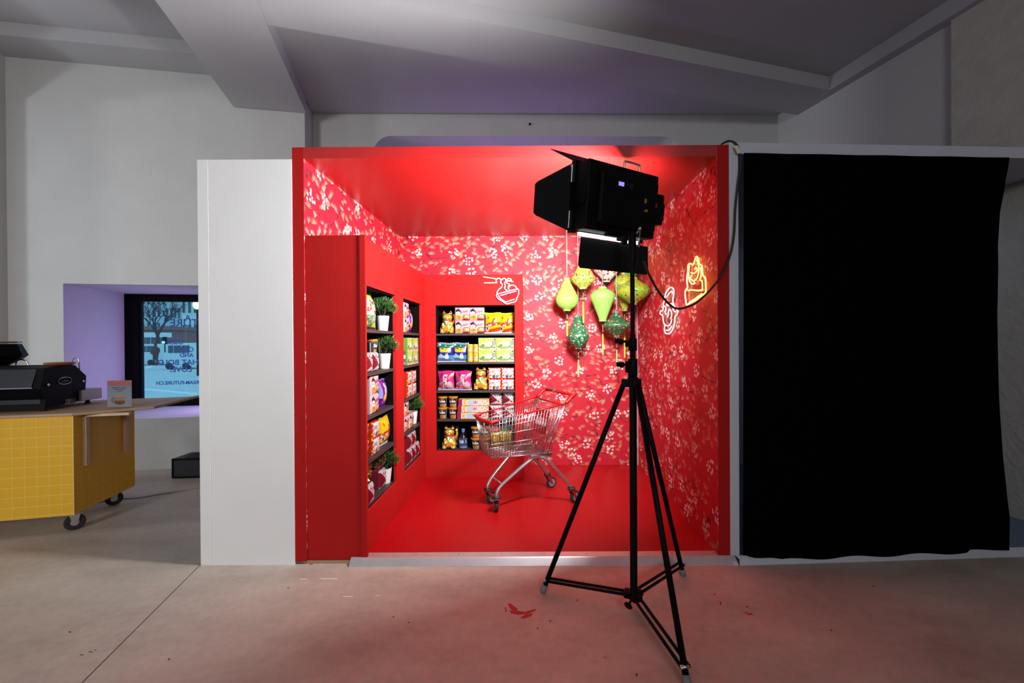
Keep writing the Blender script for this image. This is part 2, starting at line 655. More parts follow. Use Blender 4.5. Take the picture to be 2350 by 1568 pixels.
# unseen windows added on the wall behind the camera to dress the fill lamps
M_addframe = mat('white_window_frame', S(225, 225, 222), 0.5)
M_addpane = mat('bright_window_pane', (0.8, 0.85, 0.9), 0.1, spec=0.5)
for k, (cx_, cz_, ww, wh) in enumerate(((-3.9, 2.2, 1.5, 1.8), (1.2, 3.0, 2.3, 1.4))):
    wn = struct(MB().box((cx_ - ww / 2, -4.6, cz_ - wh / 2), (cx_ + ww / 2, -4.57, cz_ + wh / 2)).build('window_%d' % (k + 2), M_addpane))
    for lo_, hi_ in (((cx_ - ww / 2 - 0.08, -4.6, cz_ - wh / 2 - 0.08), (cx_ - ww / 2, -4.53, cz_ + wh / 2 + 0.08)), ((cx_ + ww / 2, -4.6, cz_ - wh / 2 - 0.08), (cx_ + ww / 2 + 0.08, -4.53, cz_ + wh / 2 + 0.08)),
                     ((cx_ - ww / 2, -4.6, cz_ + wh / 2), (cx_ + ww / 2, -4.53, cz_ + wh / 2 + 0.08)), ((cx_ - ww / 2, -4.6, cz_ - wh / 2 - 0.08), (cx_ + ww / 2, -4.53, cz_ - wh / 2))):
        MB().box(lo_, hi_).build('window_frame', M_addframe, wn)

# back wall with an arched recess above the booth
bw0, bw1 = Vector((-2.66, 5.12, 0)), Vector((3.14, 5.215, 0))
ab = (bw1 - bw0).normalized()
MBk = Matrix(((ab.x, -ab.y, 0, bw0.x), (ab.y, ab.x, 0, bw0.y), (0, 0, 1, 0), (0, 0, 0, 1)))
LB = (bw1 - bw0).length


def on_back(px, py):
    r = W(px, py, 1.0) - Vector((0, 0, CAM_Z))
    # intersect the ray with the wall's vertical plane
    t = (bw0.x * -ab.y + bw0.y * ab.x) / (r.x * -ab.y + r.y * ab.x)
    p = Vector((r.x * t, r.y * t, CAM_Z + r.z * t))
    return (p - bw0).dot(ab), p.z


n0, nz = on_back(857, 313)
n1, nz1 = on_back(1562, 317)
nr = 0.22
wb = MB().at(MBk)
wb.box((-0.3, 0, 0), (n0, 0.55, 4.75)).box((n1, 0, 0), (LB + 1.2, 0.55, 4.75))
wb.box((n0, 0, 0), (n1, 0.55, 1.0))
arch = [(n1, 4.75), (n0, 4.75), (n0, nz - nr)]
arch += [(n0 + nr - nr * math.cos(t), nz - nr + nr * math.sin(t)) for t in [PI / 2 * k / 8 for k in range(1, 9)]]
arch += [(n1 - nr + nr * math.sin(t), nz - nr + nr * math.cos(t)) for t in [PI / 2 * k / 8 for k in range(0, 9)]]
xz_prism(wb, arch, 0, 0.55)
wb.box((-0.3, 0.55, 0), (LB + 1.2, 0.75, 4.75))
wall_back = struct(wb.build('wall_back', M_plaster))
hp = on_back(1216, 287)
tag(MB().at(MBk).ball((hp[0], -0.012, hp[1]), (0.013, 0.014, 0.017), 10).tube([(hp[0], 0.001, hp[1]), (hp[0], -0.03, hp[1] - 0.004)], 0.005, 6)
    .build('wall_hook', M_black), 'tiny black hook high on the wall above the red booth', 'hook')

# right wall, running forward, with a rough plaster pier
rw0 = Vector((3.14, 5.215, 0))
rd = Vector((0.271, -1, 0)).normalized()
rn = Vector((rd.y, -rd.x, 0)) * -1          # towards outside
if rn.x < 0:
    rn = -rn
wr = MB()
q0, q1 = rw0 - rd * 0.3, rw0 + rd * 10.4
wr.prism([q0[:2], q1[:2], (q1 + rn * 0.4)[:2], (q0 + rn * 0.4)[:2]][::-1], 0, 4.75)
struct(wr.build('wall_right', M_plaster))
p0, p1 = rw0 + rd * 1.77, rw0 + rd * 5.5
wp_ = MB().prism([p0[:2], p1[:2], (p1 - rn * 0.045)[:2], (p0 - rn * 0.045)[:2]], 0, 4.06)
struct(wp_.build('trim_1', M_plaster_rough), 'rough grey plaster pier on the wall above the black curtain')

# ceiling with dropped beams
ZC, ZB = 4.205, 4.06
ceil = MB()
ceil.prism([(-2.66, 5.2), (-0.15, -4.6), (6.4, -4.6), (6.4, 6.0), (-2.66, 6.0)], ZC, 4.75)
ceil.prism([(-6.0, -4.6), (-0.2, -4.6), (-3.2, 5.9), (-6.0, 5.9)], 4.53, 4.75)
struct(ceil.build('ceiling', M_ceiling))
c0, c1 = Vector((3.235, 4.458)), Vector((-2.2, 2.984))
d0, d1 = Vector((3.215, 4.948)), Vector((-2.36, 3.452))
ext = (c0 - c1).normalized() * 0.5
struct(MB().prism([c1, c0 + ext, d0 + ext, d1], ZB + 0.002, 4.5).build('trim_2', M_ceiling), 'dropped ceiling beam crossing above the booth')
r_in0 = c0
r_in1 = c0 + Vector((0.271, -1)) * 9.2
r_out0 = Vector((q0.x, q0.y)) + Vector((0.2, 0))
r_out1 = Vector((q1.x, q1.y)) + Vector((0.2, 0))
struct(MB().prism([r_in0, r_in1, r_out1, r_out0], ZB, 4.5).build('trim_3', M_ceiling), 'ceiling beam along the wall above the curtain')
struct(MB().prism([(-2.565, 4.83), (-3.31, 4.69), (-0.60, -4.6), (0.14, -4.6)], ZB - 0.003, 4.6).build('trim_4', M_ceiling), 'wide ceiling beam running from the window wall')
sf = MB().at(ML)
sf.box((-0.2, -0.36, 4.40), (2.6, 0.05, 4.6))
struct(sf.build('trim_5', M_ceiling), 'low soffit along the window wall')

# ------------------------------------------------------------------ street window in the niche
WY = ND - 0.10
w1 = thing('window_1', 'black framed street window with blue tinted glass', 'window')
del w1['category']
w1['kind'] = 'structure'
fr = MB().at(ML)
fx0, fx1 = NS0 - 0.10, NS1 + 0.10
for lo, hi in (((fx0, WY, NZ0), (fx0 + 0.15, WY + 0.08, NZ1)), ((fx1 - 0.15, WY, NZ0), (fx1, WY + 0.08, NZ1)),
               ((fx0 + 0.15, WY, NZ1 - 0.095), (fx1 - 0.15, WY + 0.08, NZ1)), ((fx0 + 0.15, WY, NZ0), (fx1 - 0.15, WY + 0.08, NZ0 + 0.10))):
    fr.bbox(lo, hi, 0.006)
fr.bbox((fx0 + 0.12, WY + 0.02, NZ0 + 0.02), (fx0 + 0.18, WY + 0.07, NZ1 - 0.06), 0.004)
fr.build('window_frame', M_black, w1)
gm = bpy.data.materials.new('blue_film_glass')
gm.use_nodes = True
nt = gm.node_tree
for n in list(nt.nodes):
    if n.type != 'OUTPUT_MATERIAL':
        nt.nodes.remove(n)
tr = nt.nodes.new('ShaderNodeBsdfTransparent')
tr.inputs[0].default_value = (0.62, 0.93, 1.0, 1)
gl = nt.nodes.new('ShaderNodeBsdfGlossy')
gl.inputs['Roughness'].default_value = 0.02
mx = nt.nodes.new('ShaderNodeMixShader')
mx.inputs[0].default_value = 0.05
nt.links.new(tr.outputs[0], mx.inputs[1])
nt.links.new(gl.outputs[0], mx.inputs[2])
nt.links.new(mx.outputs[0], [n for n in nt.nodes if n.type == 'OUTPUT_MATERIAL'][0].inputs[0])
MB().at(ML).box((fx0 + 0.14, WY + 0.035, NZ0 + 0.09), (fx1 - 0.14, WY + 0.043, NZ1 - 0.09)).build('pane', gm, w1)
# lettering stuck on the outside of the pane, so it reads mirrored from the room
lt = MB()
M_letter = mat('blue_vinyl_letters', S(40, 90, 150), 0.5)


def glass_text(s, px, py, size):
    ray = W(px, py, 1.0) - Vector((0, 0, CAM_Z))
    nrm = Vector((-aw.y, aw.x, 0))
    pl = Wc + nrm * (WY + 0.030)
    t = pl.dot(nrm) / ray.dot(nrm)
    p = Vector((0, 0, CAM_Z)) + ray * t
    M = Matrix.Translation(p) @ Matrix(((aw.x, -aw.y, 0, 0), (aw.y, aw.x, 0, 0), (0, 0, 1, 0), (0, 0, 0, 1))) @ R(90, 'X') @ Matrix.Scale(-1, 4, (1, 0, 0))
    lt.text(s, size, M, (0, 0, 0), 'RIGHT', 0.0005, 0.002)


glass_text('A', 424, 731, 0.11)
glass_text('FUTURE', 390, 742, 0.14)
glass_text('USER', 383, 786, 0.085)
glass_text('ONE', 410, 803, 0.085)
glass_text('AND', 412, 816, 0.075)
glass_text('THAT BOLD', 361, 833, 0.098)
glass_text('LOVE?', 388, 849, 0.098)
glass_text('DREAM-FUTURE.CH', 358, 880, 0.062)
lt.build('lettering', M_letter, w1)

# ------------------------------------------------------------------ the red booth
XL, XR, ZF, ZT, YF, YB = -1.397, 1.183, 0.040, 2.535, 2.592, 4.518
FW = 0.07
booth = thing('photo_booth', 'open red photo booth lined with blossom wallpaper', 'booth', (0, YF, 0))


def bpart(name, mb, m, kind=None):
    return mb.at(T(0, -YF, 0)).build(name, m, booth, kind=kind)


def bbx(name, lo, hi, m, bev=0.0):
    mb = MB().at(T(0, -YF, 0))
    mb.bbox(lo, hi, bev) if bev else mb.box(lo, hi)
    return mb.build(name, m, booth)


bbx('side_panel', (XL - FW, YF, 0.018), (XL, YB + 0.06, ZT + FW), M_red)
bbx('side_panel', (XR, YF, 0.030), (XR + FW, YB + 0.06, ZT + FW), M_red)
bbx('back_panel', (XL, YB, 0.0), (XR, YB + 0.06, ZT), M_red)
bbx('ceiling_panel', (XL, YF, ZT), (XR, YB + 0.06, ZT + FW), M_redgloss)
bbx('floor_panel', (XL + 0.002, YF + 0.012, 0.012), (XR, YB, ZF), M_redfloor)
bbx('wallpaper', (XL, YB - 0.002, ZF), (XR, YB, ZT), M_paper_back)
bbx('wallpaper', (XL, YF + 0.003, ZF), (XL + 0.002, YB - 0.002, ZT), M_paper_side)
bbx('wallpaper', (XR - 0.002, YF + 0.003, ZF), (XR, YB - 0.002, ZT), M_paper_side)
M_chip = mat('raw_chipboard', S(150, 132, 100), 0.9, var=0.35, vscale=180)
bbx('base_board', (XL - 0.03, YF + 0.02, 0.0), (XR + 0.03, YF + 0.05, 0.012), M_chip)
bbx('base_board', (XL, YF + 0.006, 0.0), (-1.03, YF + 0.02, 0.018), M_chip)
# aluminium threshold ramp and its rivets
tx0, tx1 = W(805, 1296, YF).x, W(1686, 1296, YF).x
th_ = MB().at(T(0, -YF, 0))
xz = [(tx0, YF - 0.03), (tx1, YF - 0.03)]
vs = []
prof = [(-0.040, 0.0), (-0.040, 0.004), (-0.006, 0.036), (0.0, 0.041), (0.055, 0.043), (0.055, 0.040), (0.02, 0.0)]
n = len(prof)
for x in (tx0, tx1):
    vs += [(x, YF + a, b) for a, b in prof]
th_.add(vs, [tuple(range(n))[::-1], tuple(range(n, 2 * n))] + [(i, (i + 1) % n, n + (i + 1) % n, n + i) for i in range(n)])
thr = th_.build('threshold', M_alu, booth)
for k in range(9):
    MB().at(T(0, -YF, 0)).lathe([(0.004, 0), (0.003, 0.0015)], 8, (-0.99 + k * 0.27, YF + 0.03, 0.043)).build('rivet', M_steel, thr)

# white end panel beside the booth
wpn = thing('white_panel', 'tall plain white board wall standing beside the red booth', 'panel', (-1.76, YF, 0))
pa, pb = W(453, 800, YF - 0.015), W(680, 800, YF - 0.005)
pz = W(560, 367, YF - 0.005).z
px_m = W(483, 800, YF).x
MB().at(T(1.76, -YF, 0)).box((px_m, YF - 0.004, 0.0), (XL - FW - 0.001, YF + 0.35, pz)).build('front_board', M_whiteboard, wpn)
MB().at(T(1.76, -YF, 0)).bbox((pa.x, YF - 0.005, 0.0), (px_m - 0.0018, YF + 0.35, pz + 0.001), 0.001).build('edge_board', M_whiteboard, wpn)

# neighbouring booth on the right: pale frame with a black curtain
ra = math.radians(2.6)
nb = thing('curtained_booth', 'pale framed booth behind the black curtain', 'booth', (XR + FW, YF, 0), ra)
MB().bbox((0.002, 0.0, 0.03), (0.062, 0.09, 2.55), 0.003).build('post', M_greyboard, nb)
MB().bbox((0.002, 0.0, 2.55), (2.9, 0.09, 2.622), 0.003).build('top_rail', M_greyboard, nb)
MB().box((0.01, 0.09, 2.56), (2.9, 1.9, 2.60)).build('ceiling_panel', M_greyboard, nb)
MB().box((0.01, 1.9, 0.03), (2.9, 1.95, 2.60)).build('back_panel', M_greyboard, nb)
MB().box((2.7, 0.35, 0.03), (2.75, 1.9, 2.56)).build('side_panel', M_greyboard, nb)
M_bluefloor = mat('blue_grey_vinyl', S(96, 120, 140), 0.4, var=0.05, vscale=5)
MB().box((0.062, 0.012, 0.008), (2.9, 1.9, 0.036)).build('floor_panel', M_bluefloor, nb)
MB().add([(0.0, -0.045, 0), (2.9, -0.045, 0), (2.9, -0.045, 0.003), (0.0, -0.045, 0.003), (0.0, 0.0, 0.038), (2.9, 0.0, 0.038), (2.9, 0.012, 0.0), (0, 0.012, 0)],
         [(0, 1, 2, 3), (3, 2, 5, 4), (4, 5, 6, 7), (0, 3, 4, 7), (1, 6, 5, 2), (0, 7, 6, 1)]).build('threshold', M_greyboard, nb)
MB().box((0.03, -0.047, 0.0), (0.034, 0.0, 0.0395)).build('joint', M_joint, nb)

# ------------------------------------------------------------------ shelf cabinets
def cabinet(label, w, o0, o1, loc, rotz, group):
    t = thing('shelf_cabinet', label, 'cabinet', loc, rotz, group)
    D, H, oz0, oz1, fz = 0.358, 2.018, 0.262, 1.713, 0.022
    MB().box((0, 0, 0), (o0, fz, H)).build('stile', M_red, t)
    MB().box((o1, 0, 0), (w, fz, H)).build('stile', M_red, t)
    MB().box((o0, 0.0006, oz1), (o1, fz, H)).build('header', M_red, t)
    MB().box((o0, 0.0006, 0), (o1, fz, oz0)).build('apron', M_red, t)
    MB().box((0, fz, 0), (0.018, D, H)).build('side_panel', M_red, t)
    MB().box((w - 0.018, fz, 0), (w, D, H)).build('side_panel', M_red, t)
    MB().box((0.018, fz, H - 0.018), (w - 0.018, D, H)).build('top_panel', M_red, t)
    MB().box((o0 - 0.012, fz, oz0 - 0.02), (o0 + 0.004, D - 0.02, oz1 + 0.01)).build('lining_board', M_lining, t)
    MB().box((o1 - 0.004, fz, oz0 - 0.02), (o1 + 0.012, D - 0.02, oz1 + 0.01)).build('lining_board', M_lining, t)
    MB().box((o0 - 0.012, D - 0.02, oz0 - 0.02), (o1 + 0.012, D, oz1 + 0.01)).build('back_board', M_lining, t)
    MB().box((o0 + 0.004, fz, oz1 - 0.010), (o1 - 0.004, D - 0.02, oz1 + 0.012)).build('lining_board', M_lining, t)
    MB().box((o0 + 0.004, fz - 0.006, oz0 - 0.018), (o1 - 0.004, D - 0.02, oz0)).build('shelf', M_shelf, t)
    for z in SHELF[:4]:
        MB().box((o0 + 0.004, 0.010, z - ZF - 0.020), (o1 - 0.004, D - 0.02, z - ZF)).build('shelf', M_shelf, t)
    return t


SHELF = [1.472, 1.186, 0.900, 0.613, 0.302]
XCF = -1.034
YCB = 4.138
cabinet('red shelf cabinet nearest the booth front, stocked with snacks', 0.672, 0.045, 0.633, (XCF, 2.600, ZF), PI / 2, 'red snack cabinets')
cabinet('red shelf cabinet in the corner, between two other cabinets', 0.864, 0.163, 0.748, (XCF, 3.273, ZF), PI / 2, 'red snack cabinets')
cabinet('red shelf cabinet on the back wall under the neon bowl', 0.978, 0.108, 0.897, (XCF, YCB, ZF), 0, 'red snack cabinets')
tr_ = MB().box((XCF - 0.018, 2.594, ZF - 0.01), (XCF + 0.016, 2.616, 2.06)).build('corner_strip', M_red)
tag(tr_, 'narrow red corner strip on the nearest cabinet edge', 'trim')

# ------------------------------------------------------------------ goods on the shelves: one of each kind, then copies
def ell(u, v, cx, cy, rx, ry):
    return ((u - cx) / rx) ** 2 + ((v - cy) / ry) ** 2 < 1


rng = random.Random(11)


def hsh(u, v, k=0):
    return (math.sin(u * 127.1 + v * 311.7 + k * 74.7) * 43758.5453) % 1.0


def bag_mesh(w, h, d, front, back=None, nu=40, nv=40, seal=0.07, taper=0.0, wave=0.004, lean=0.0, seed=0):
    """pillow bag standing on its bottom seal, front towards -Y; front(u, v) gives the print"""
    mb = MB()

    def shape(u, v, s):
        vv = (v - seal) / (1 - 2 * seal)
        b = 0.0 if vv <= 0 or vv >= 1 else (math.sin(PI * vv) ** 0.55) * (max(0.0, math.sin(PI * u)) ** 0.5)
        pinch = 1 - 0.10 * (math.sin(PI * min(max(vv, 0), 1)) ** 0.6) * abs(2 * u - 1) - taper * v
        x = (u - 0.5) * w * pinch + wave * math.sin(v * 9 + seed) * 0.6
        y = s * d * 0.5 * b + 0.15 * wave * math.sin(u * 40 + seed) * (1 if vv <= 0 or vv >= 1 else 0.4) + lean * v
        z = v * h + wave * 0.8 * math.sin(u * 7 + seed * 2) * v
        return (x, y, z)
    mb.grid(lambda u, v: shape(u, v, -1), nu, nv, front)
    n = nv // 2
    mb.grid(lambda u, v: shape(1 - u, v, 1), max(8, nu // 3), n, back or (lambda u, v: front(0.02, v)))
    return mb


def pack_mesh(w, h, d, front, side, nu=40, nv=36, b=0.012, puff=0.006, seed=0):
    """soft-edged flow-wrapped block, front towards -Y"""
    mb = MB()

    def f(u, v):
        e = min(u, 1 - u) * w
        e2 = min(v, 1 - v) * h
        k = min(1, min(e, e2) / b)
        return ((u - 0.5) * w, -d / 2 + b * (1 - k) ** 2 * 0.8 - puff * math.sin(PI * u) * math.sin(PI * v) + 0.0015 * math.sin(u * 31 + seed) * math.sin(v * 23 + seed), v * h)
    mb.grid(f, nu, nv, front)
    e = b * 0.8
    for sx in (-1, 1):
        x = sx * w / 2
        q = [(x, -d / 2 + e, 0), (x, d / 2, 0), (x, d / 2, h), (x, -d / 2 + e, h)]
        mb.add(q, [(0, 1, 2, 3) if sx > 0 else (3, 2, 1, 0)], side)
    mb.add([(-w / 2, -d / 2 + e, 0), (w / 2, -d / 2 + e, 0), (w / 2, d / 2, 0), (-w / 2, d / 2, 0)], [(3, 2, 1, 0)], side)
    mb.add([(-w / 2, -d / 2 + e, h), (w / 2, -d / 2 + e, h), (w / 2, d / 2, h), (-w / 2, d / 2, h)], [(0, 1, 2, 3)], side)
    mb.add([(-w / 2, d / 2, 0), (w / 2, d / 2, 0), (w / 2, d / 2, h), (-w / 2, d / 2, h)], [(1, 0, 3, 2)], side)
    return mb


def wrap(mb, w, h, d, b=0.012, puff=0.006):
    """lay flat lettering onto the front of a soft pack"""
    out = []
    for (x, y, z) in mb.v:
        u, v = min(max(x / w + 0.5, 0), 1), min(max(z / h, 0), 1)
        k = min(1, min(min(u, 1 - u) * w, min(v, 1 - v) * h) / b)
        out.append((x, -d / 2 + b * (1 - k) ** 2 * 0.8 - puff * math.sin(PI * u) * math.sin(PI * v) - 0.0022, z))
    mb.v = out


def front_text(mb, s, size, x, z, y, col, rot=0.0, bold=0.001, scale_x=1.0):
    mb.text(s, size, T(x, y, z) @ R(rot, 'Y') @ R(90, 'X') @ Matrix.Scale(scale_x, 4, (1, 0, 0)), col, 'CENTER', 0.0, bold)


def proto(name, label, cat, parts):
    """parts: list of (name, MB, material, smooth)"""
    t = thing(name, label, cat, (0, 0, -50))
    for p in parts:
        MBp, nm, m, sm = p[1], p[0], p[2], p[3]
        o = MBp.build(nm, m, t, smooth=sm, kind=p[4] if len(p) > 4 else None)
    return t


USED = set()


def place(pr, loc, rotz, label, group=None):
    if pr.name not in USED:
        USED.add(pr.name)
        pr.location, pr.rotation_euler = loc, (0, 0, rotz)
        pr['label'] = label
        if group:
            pr['group'] = group
        return pr
    return dup(pr, loc, rotz, label, group)


# --- pink noodle pack
PINK, BLK, WHT = S(243, 205, 214), S(28, 24, 30), S(250, 246, 244)


def pk_pink(u, v):
    if ell(u, v, 0.80, 0.26, 0.27, 0.25):
        if not ell(u, v, 0.80, 0.26, 0.24, 0.215):
            return BLK
        if ell(u, v, 0.84, 0.30, 0.13, 0.08):
            return S(250, 228, 190)
        return S(238, 160, 70) if v > 0.16 else S(205, 50, 45)
    if v < 0.10 and u > 0.5:
        return S(214, 40, 60)
    if ell(u, v, 0.26, 0.22, 0.20, 0.18):
        return S(240, 170, 50) if not ell(u, v, 0.30, 0.28, 0.05, 0.05) else S(210, 60, 40)
    if ell(u, v, 0.23, 0.50, 0.15, 0.19):
        if ell(u, v, 0.17, 0.52, 0.03, 0.035) or ell(u, v, 0.27, 0.52, 0.03, 0.035):
            return S(60, 110, 150)
        return WHT
    if ell(u, v, 0.23, 0.74, 0.17, 0.11):
        return BLK
    if ell(u, v, 0.23, 0.85, 0.06, 0.09):
        return S(200, 30, 40)
    if ell(u, v, 0.42, 0.45, 0.06, 0.08):
        return S(235, 170, 60)
    if v > 0.93 or v < 0.03:
        return S(233, 190, 204)
    return PINK if hsh(int(u * 14), int(v * 14)) > 0.2 else S(248, 214, 222)


mb = pack_mesh(0.146, 0.131, 0.085, pk_pink, PINK)
pr_ = MB()
front_text(pr_, 'Buldak', 0.033, 0.024, 0.088, 0, S(214, 50, 80), -10, 0.0009)
wrap(pr_, 0.146, 0.131, 0.085)
P_PINK = proto('noodle_pack', 'pink noodle pack', 'noodles', [('wrapper', mb, M_foil, True), ('print', pr_, M_print, False)])

# --- yellow and orange snack bag


def pk_amber(u, v):
    dgl = v - 0.10 * u
    if v > 0.93:
        return S(230, 190, 40)
    if ell(u, v, 0.16, 0.22, 0.09, 0.13):
        return WHT if not ell(u, v, 0.16, 0.24, 0.05, 0.08) else S(40, 36, 40)
    if dgl < 0.07:
        return S(236, 110, 30) if dgl > 0.025 else WHT
    if 0.15 < dgl - 0.06 * u < 0.27:
        return S(250, 200, 30)
    if dgl < 0.44:
        if 0.31 < dgl < 0.40 and hsh(int(u * 9), 3) > 0.45 and (u * 9) % 1 > 0.25:
            return WHT
        return S(228, 72, 24)
    if ell(u, v, 0.58, 0.52, 0.10, 0.22) or ell(u, v, 0.5, 0.47, 0.36, 0.07) and hsh(int(u * 22), 1) > 0.25:
        return S(206, 60, 24)
    if ell(u, v, 0.2, 0.75, 0.06, 0.07):
        return S(224, 96, 30)
    return S(255, 205, 20)


P_AMBER = proto('snack_bag', 'yellow and orange snack bag', 'snack bag', [('bag', bag_mesh(0.172, 0.212, 0.085, pk_amber, seed=1), M_foil, True)])

# --- blue snack bag


def pk_blue(u, v):
    if v > 0.90:
        return S(110, 190, 225) if hsh(int(u * 10), 2) > 0.3 else S(220, 70, 70)
    if v > 0.76:
        a = abs(v - 0.83 - 0.04 * math.sin(u * 6))
        if a < 0.03 and hsh(int(u * 16), 5) > 0.4:
            return WHT
        return S(20, 120, 80)
    if 0.56 < v < 0.72 and 0.12 < u < 0.82:
        return S(250, 220, 30) if (hsh(int(u * 20), int(v * 26)) > 0.22) else S(40, 36, 20)
    if 0.49 < v < 0.55 and 0.15 < u < 0.8:
        return S(245, 205, 40)
    if ell(u, v, 0.58, 0.40, 0.07, 0.06):
        return WHT if not ell(u, v, 0.58, 0.40, 0.035, 0.03) else S(20, 30, 90)
    if ell(u, v, 0.58, 0.26, 0.13, 0.12):
        return S(240, 246, 250)
    if v < 0.42 - 0.5 * abs(u - 0.2) and v > 0.2:
        return S(196, 222, 240)
    if v < 0.06:
        return S(200, 216, 230)
    if v < 0.17:
        return S(70, 160, 220) if hsh(int(u * 8), int(v * 20)) > 0.3 else S(230, 110, 110)
    if v < 0.22 and u < 0.6:
        return S(30, 60, 170)
    if v < 0.34:
        return S(80, 150, 225)
    return S(22, 50, 160)


P_BLUE = proto('snack_bag', 'blue snack bag', 'snack bag', [('bag', bag_mesh(0.172, 0.196, 0.08, pk_blue, seed=3), M_foil, True)])

# --- pink rice cracker bag


def pk_magenta(u, v):
    if 0.36 < u - 0.12 * (v - 0.5) < 0.56 and 0.30 < v < 0.80:
        return WHT
    if 0.60 < u - 0.12 * (v - 0.5) < 0.67 and 0.42 < v < 0.78:
        return S(206, 40, 60)
    if ell(u, v, 0.72, 0.27, 0.20, 0.20):
        return S(236, 208, 214) if ell(u, v, 0.70, 0.30, 0.13, 0.12) else S(240, 170, 200)
    if ell(u, v, 0.86, 0.10, 0.13, 0.07):
        return S(120, 200, 150)
    if v < 0.42 and hsh(int(u * 17), int(v * 19)) > 0.4 and u < 0.5:
        return S(232, 200, 210) if hsh(int(u * 17), int(v * 19), 2) > 0.4 else S(190, 60, 110)
    if v < 0.05:
        return S(240, 200, 220)
    if ell(u, v, 0.90, 0.80, 0.10, 0.09):
        return S(240, 190, 60)
    if ell(u, v, 0.24, 0.76, 0.10, 0.13) and hsh(int(u * 30), int(v * 30)) > 0.4:
        return S(60, 40, 90)
    return S(226, 44, 140) if v > 0.45 else S(216, 60, 128)


mb = bag_mesh(0.172, 0.196, 0.075, pk_magenta, seed=5)
pr_ = MB()
for k, ch in enumerate('雪の宿'):
    front_text(pr_, ch, 0.028, -0.008 + 0.006 * (1 - k), 0.132 - 0.028 * k, -0.0395, BLK, 0, 0.0)
P_MAGENTA = proto('cracker_bag', 'pink rice cracker bag', 'snack bag', [('bag', mb, M_foil, True), ('print', pr_, M_print, False)])

# --- white and red noodle pack


def pk_dem(u, v):
    edge = min(u, 1 - u, v, 1 - v) + 0.035 * math.sin(u * 25) * math.sin(v * 21)
    if edge < 0.075:
        return S(226, 44, 26) if hsh(int(u * 9), int(v * 9)) > 0.12 else S(245, 170, 40)
    if v < 0.42:
        if ell(u, v, 0.42, 0.22, 0.10, 0.15):
            return S(60, 80, 140) if hsh(int(u * 22), int(v * 22)) > 0.3 else S(220, 80, 70)
        if ell(u, v, 0.66, 0.24, 0.09, 0.13):
            return S(80, 170, 200)
        if hsh(int(u * 16), int(v * 14), 4) > 0.72:
            return S(236, 190, 120) if hsh(u, v) > 0.5 else S(214, 70, 70)
    if ell(u, v, 0.55, 0.50, 0.10, 0.05):
        return S(245, 200, 60)
    return S(246, 245, 246)


mb = pack_mesh(0.132, 0.113, 0.075, pk_dem, S(224, 62, 24))
pr_ = MB()
front_text(pr_, '出前一丁', 0.0275, 0.0, 0.074, 0, S(30, 30, 44), -3, 0.0)
wrap(pr_, 0.132, 0.113, 0.075)
P_DEM = proto('noodle_pack', 'white and red noodle pack', 'noodles', [('wrapper', mb, M_foil, True), ('print', pr_, M_print, False)])

# --- green mochi box


def pk_mochi(u, v):
    if 0.80 < u < 0.95 and 0.16 < v < 0.97:
        return S(38, 66, 62)
    if ell(u, v, 0.27, 0.40, 0.155, 0.19):
        if ell(u, v, 0.25, 0.35, 0.105, 0.14):
            return S(122, 150, 40) if hsh(int(u * 60), int(v * 50)) > 0.3 else S(100, 128, 36)
        return S(232, 240, 216)
    if ell(u, v, 0.56, 0.46, 0.19, 0.20):
        return S(238, 240, 238)
    if ell(u, v, 0.42, 0.27, 0.37, 0.16):
        return S(60, 122, 50) if ((u - 0.42) / 0.37) ** 2 + ((v - 0.27) / 0.16) ** 2 > 0.72 else S(126, 180, 70)
    if v < 0.20 - 0.08 * math.sin(u * 5):
        return S(238, 200, 160) if v < 0.12 else S(244, 222, 200)
    if v > 0.52:
        t = hsh(int(u * 18), int(v * 14))
        return S(206, 222, 70) if t > 0.45 else (S(150, 196, 80) if t > 0.2 else S(226, 236, 160))
    return S(196, 216, 130) if hsh(int(u * 15), int(v * 15)) > 0.3 else S(170, 200, 110)


def box_mesh(w, h, d, front, side, top, nu=44, nv=34):
    m = MB()
    m.grid(lambda u, v: ((u - .5) * w, -d / 2, v * h), nu, nv, front)
    m.add([(w / 2, -d / 2, 0), (w / 2, d / 2, 0), (w / 2, d / 2, h), (w / 2, -d / 2, h)], [(0, 1, 2, 3)], side)
    m.add([(-w / 2, -d / 2, 0), (-w / 2, d / 2, 0), (-w / 2, d / 2, h), (-w / 2, -d / 2, h)], [(3, 2, 1, 0)], side)
    m.add([(-w / 2, -d / 2, h), (w / 2, -d / 2, h), (w / 2, d / 2, h), (-w / 2, d / 2, h)], [(0, 1, 2, 3)], top)
    m.add([(-w / 2, -d / 2, 0), (w / 2, -d / 2, 0), (w / 2, d / 2, 0), (-w / 2, d / 2, 0)], [(3, 2, 1, 0)], side)
    m.add([(-w / 2, d / 2, 0), (w / 2, d / 2, 0), (w / 2, d / 2, h), (-w / 2, d / 2, h)], [(1, 0, 3, 2)], side)
    return m


MOW, MOH = 0.1775, 0.1205
mb = box_mesh(MOW, MOH, 0.13, pk_mochi, S(120, 180, 70), S(190, 206, 120))
pr_ = MB()
for k, ch in enumerate('抹茶大福'):
    front_text(pr_, ch, 0.026, MOW * 0.375, 0.103 - 0.0235 * k, -0.0656, WHT, 0, 0.0006)
P_MOCHI = proto('mochi_box', 'green mochi box', 'box', [('carton', mb, M_print, False), ('print', pr_, M_print, False)])

# --- long white biscuit box


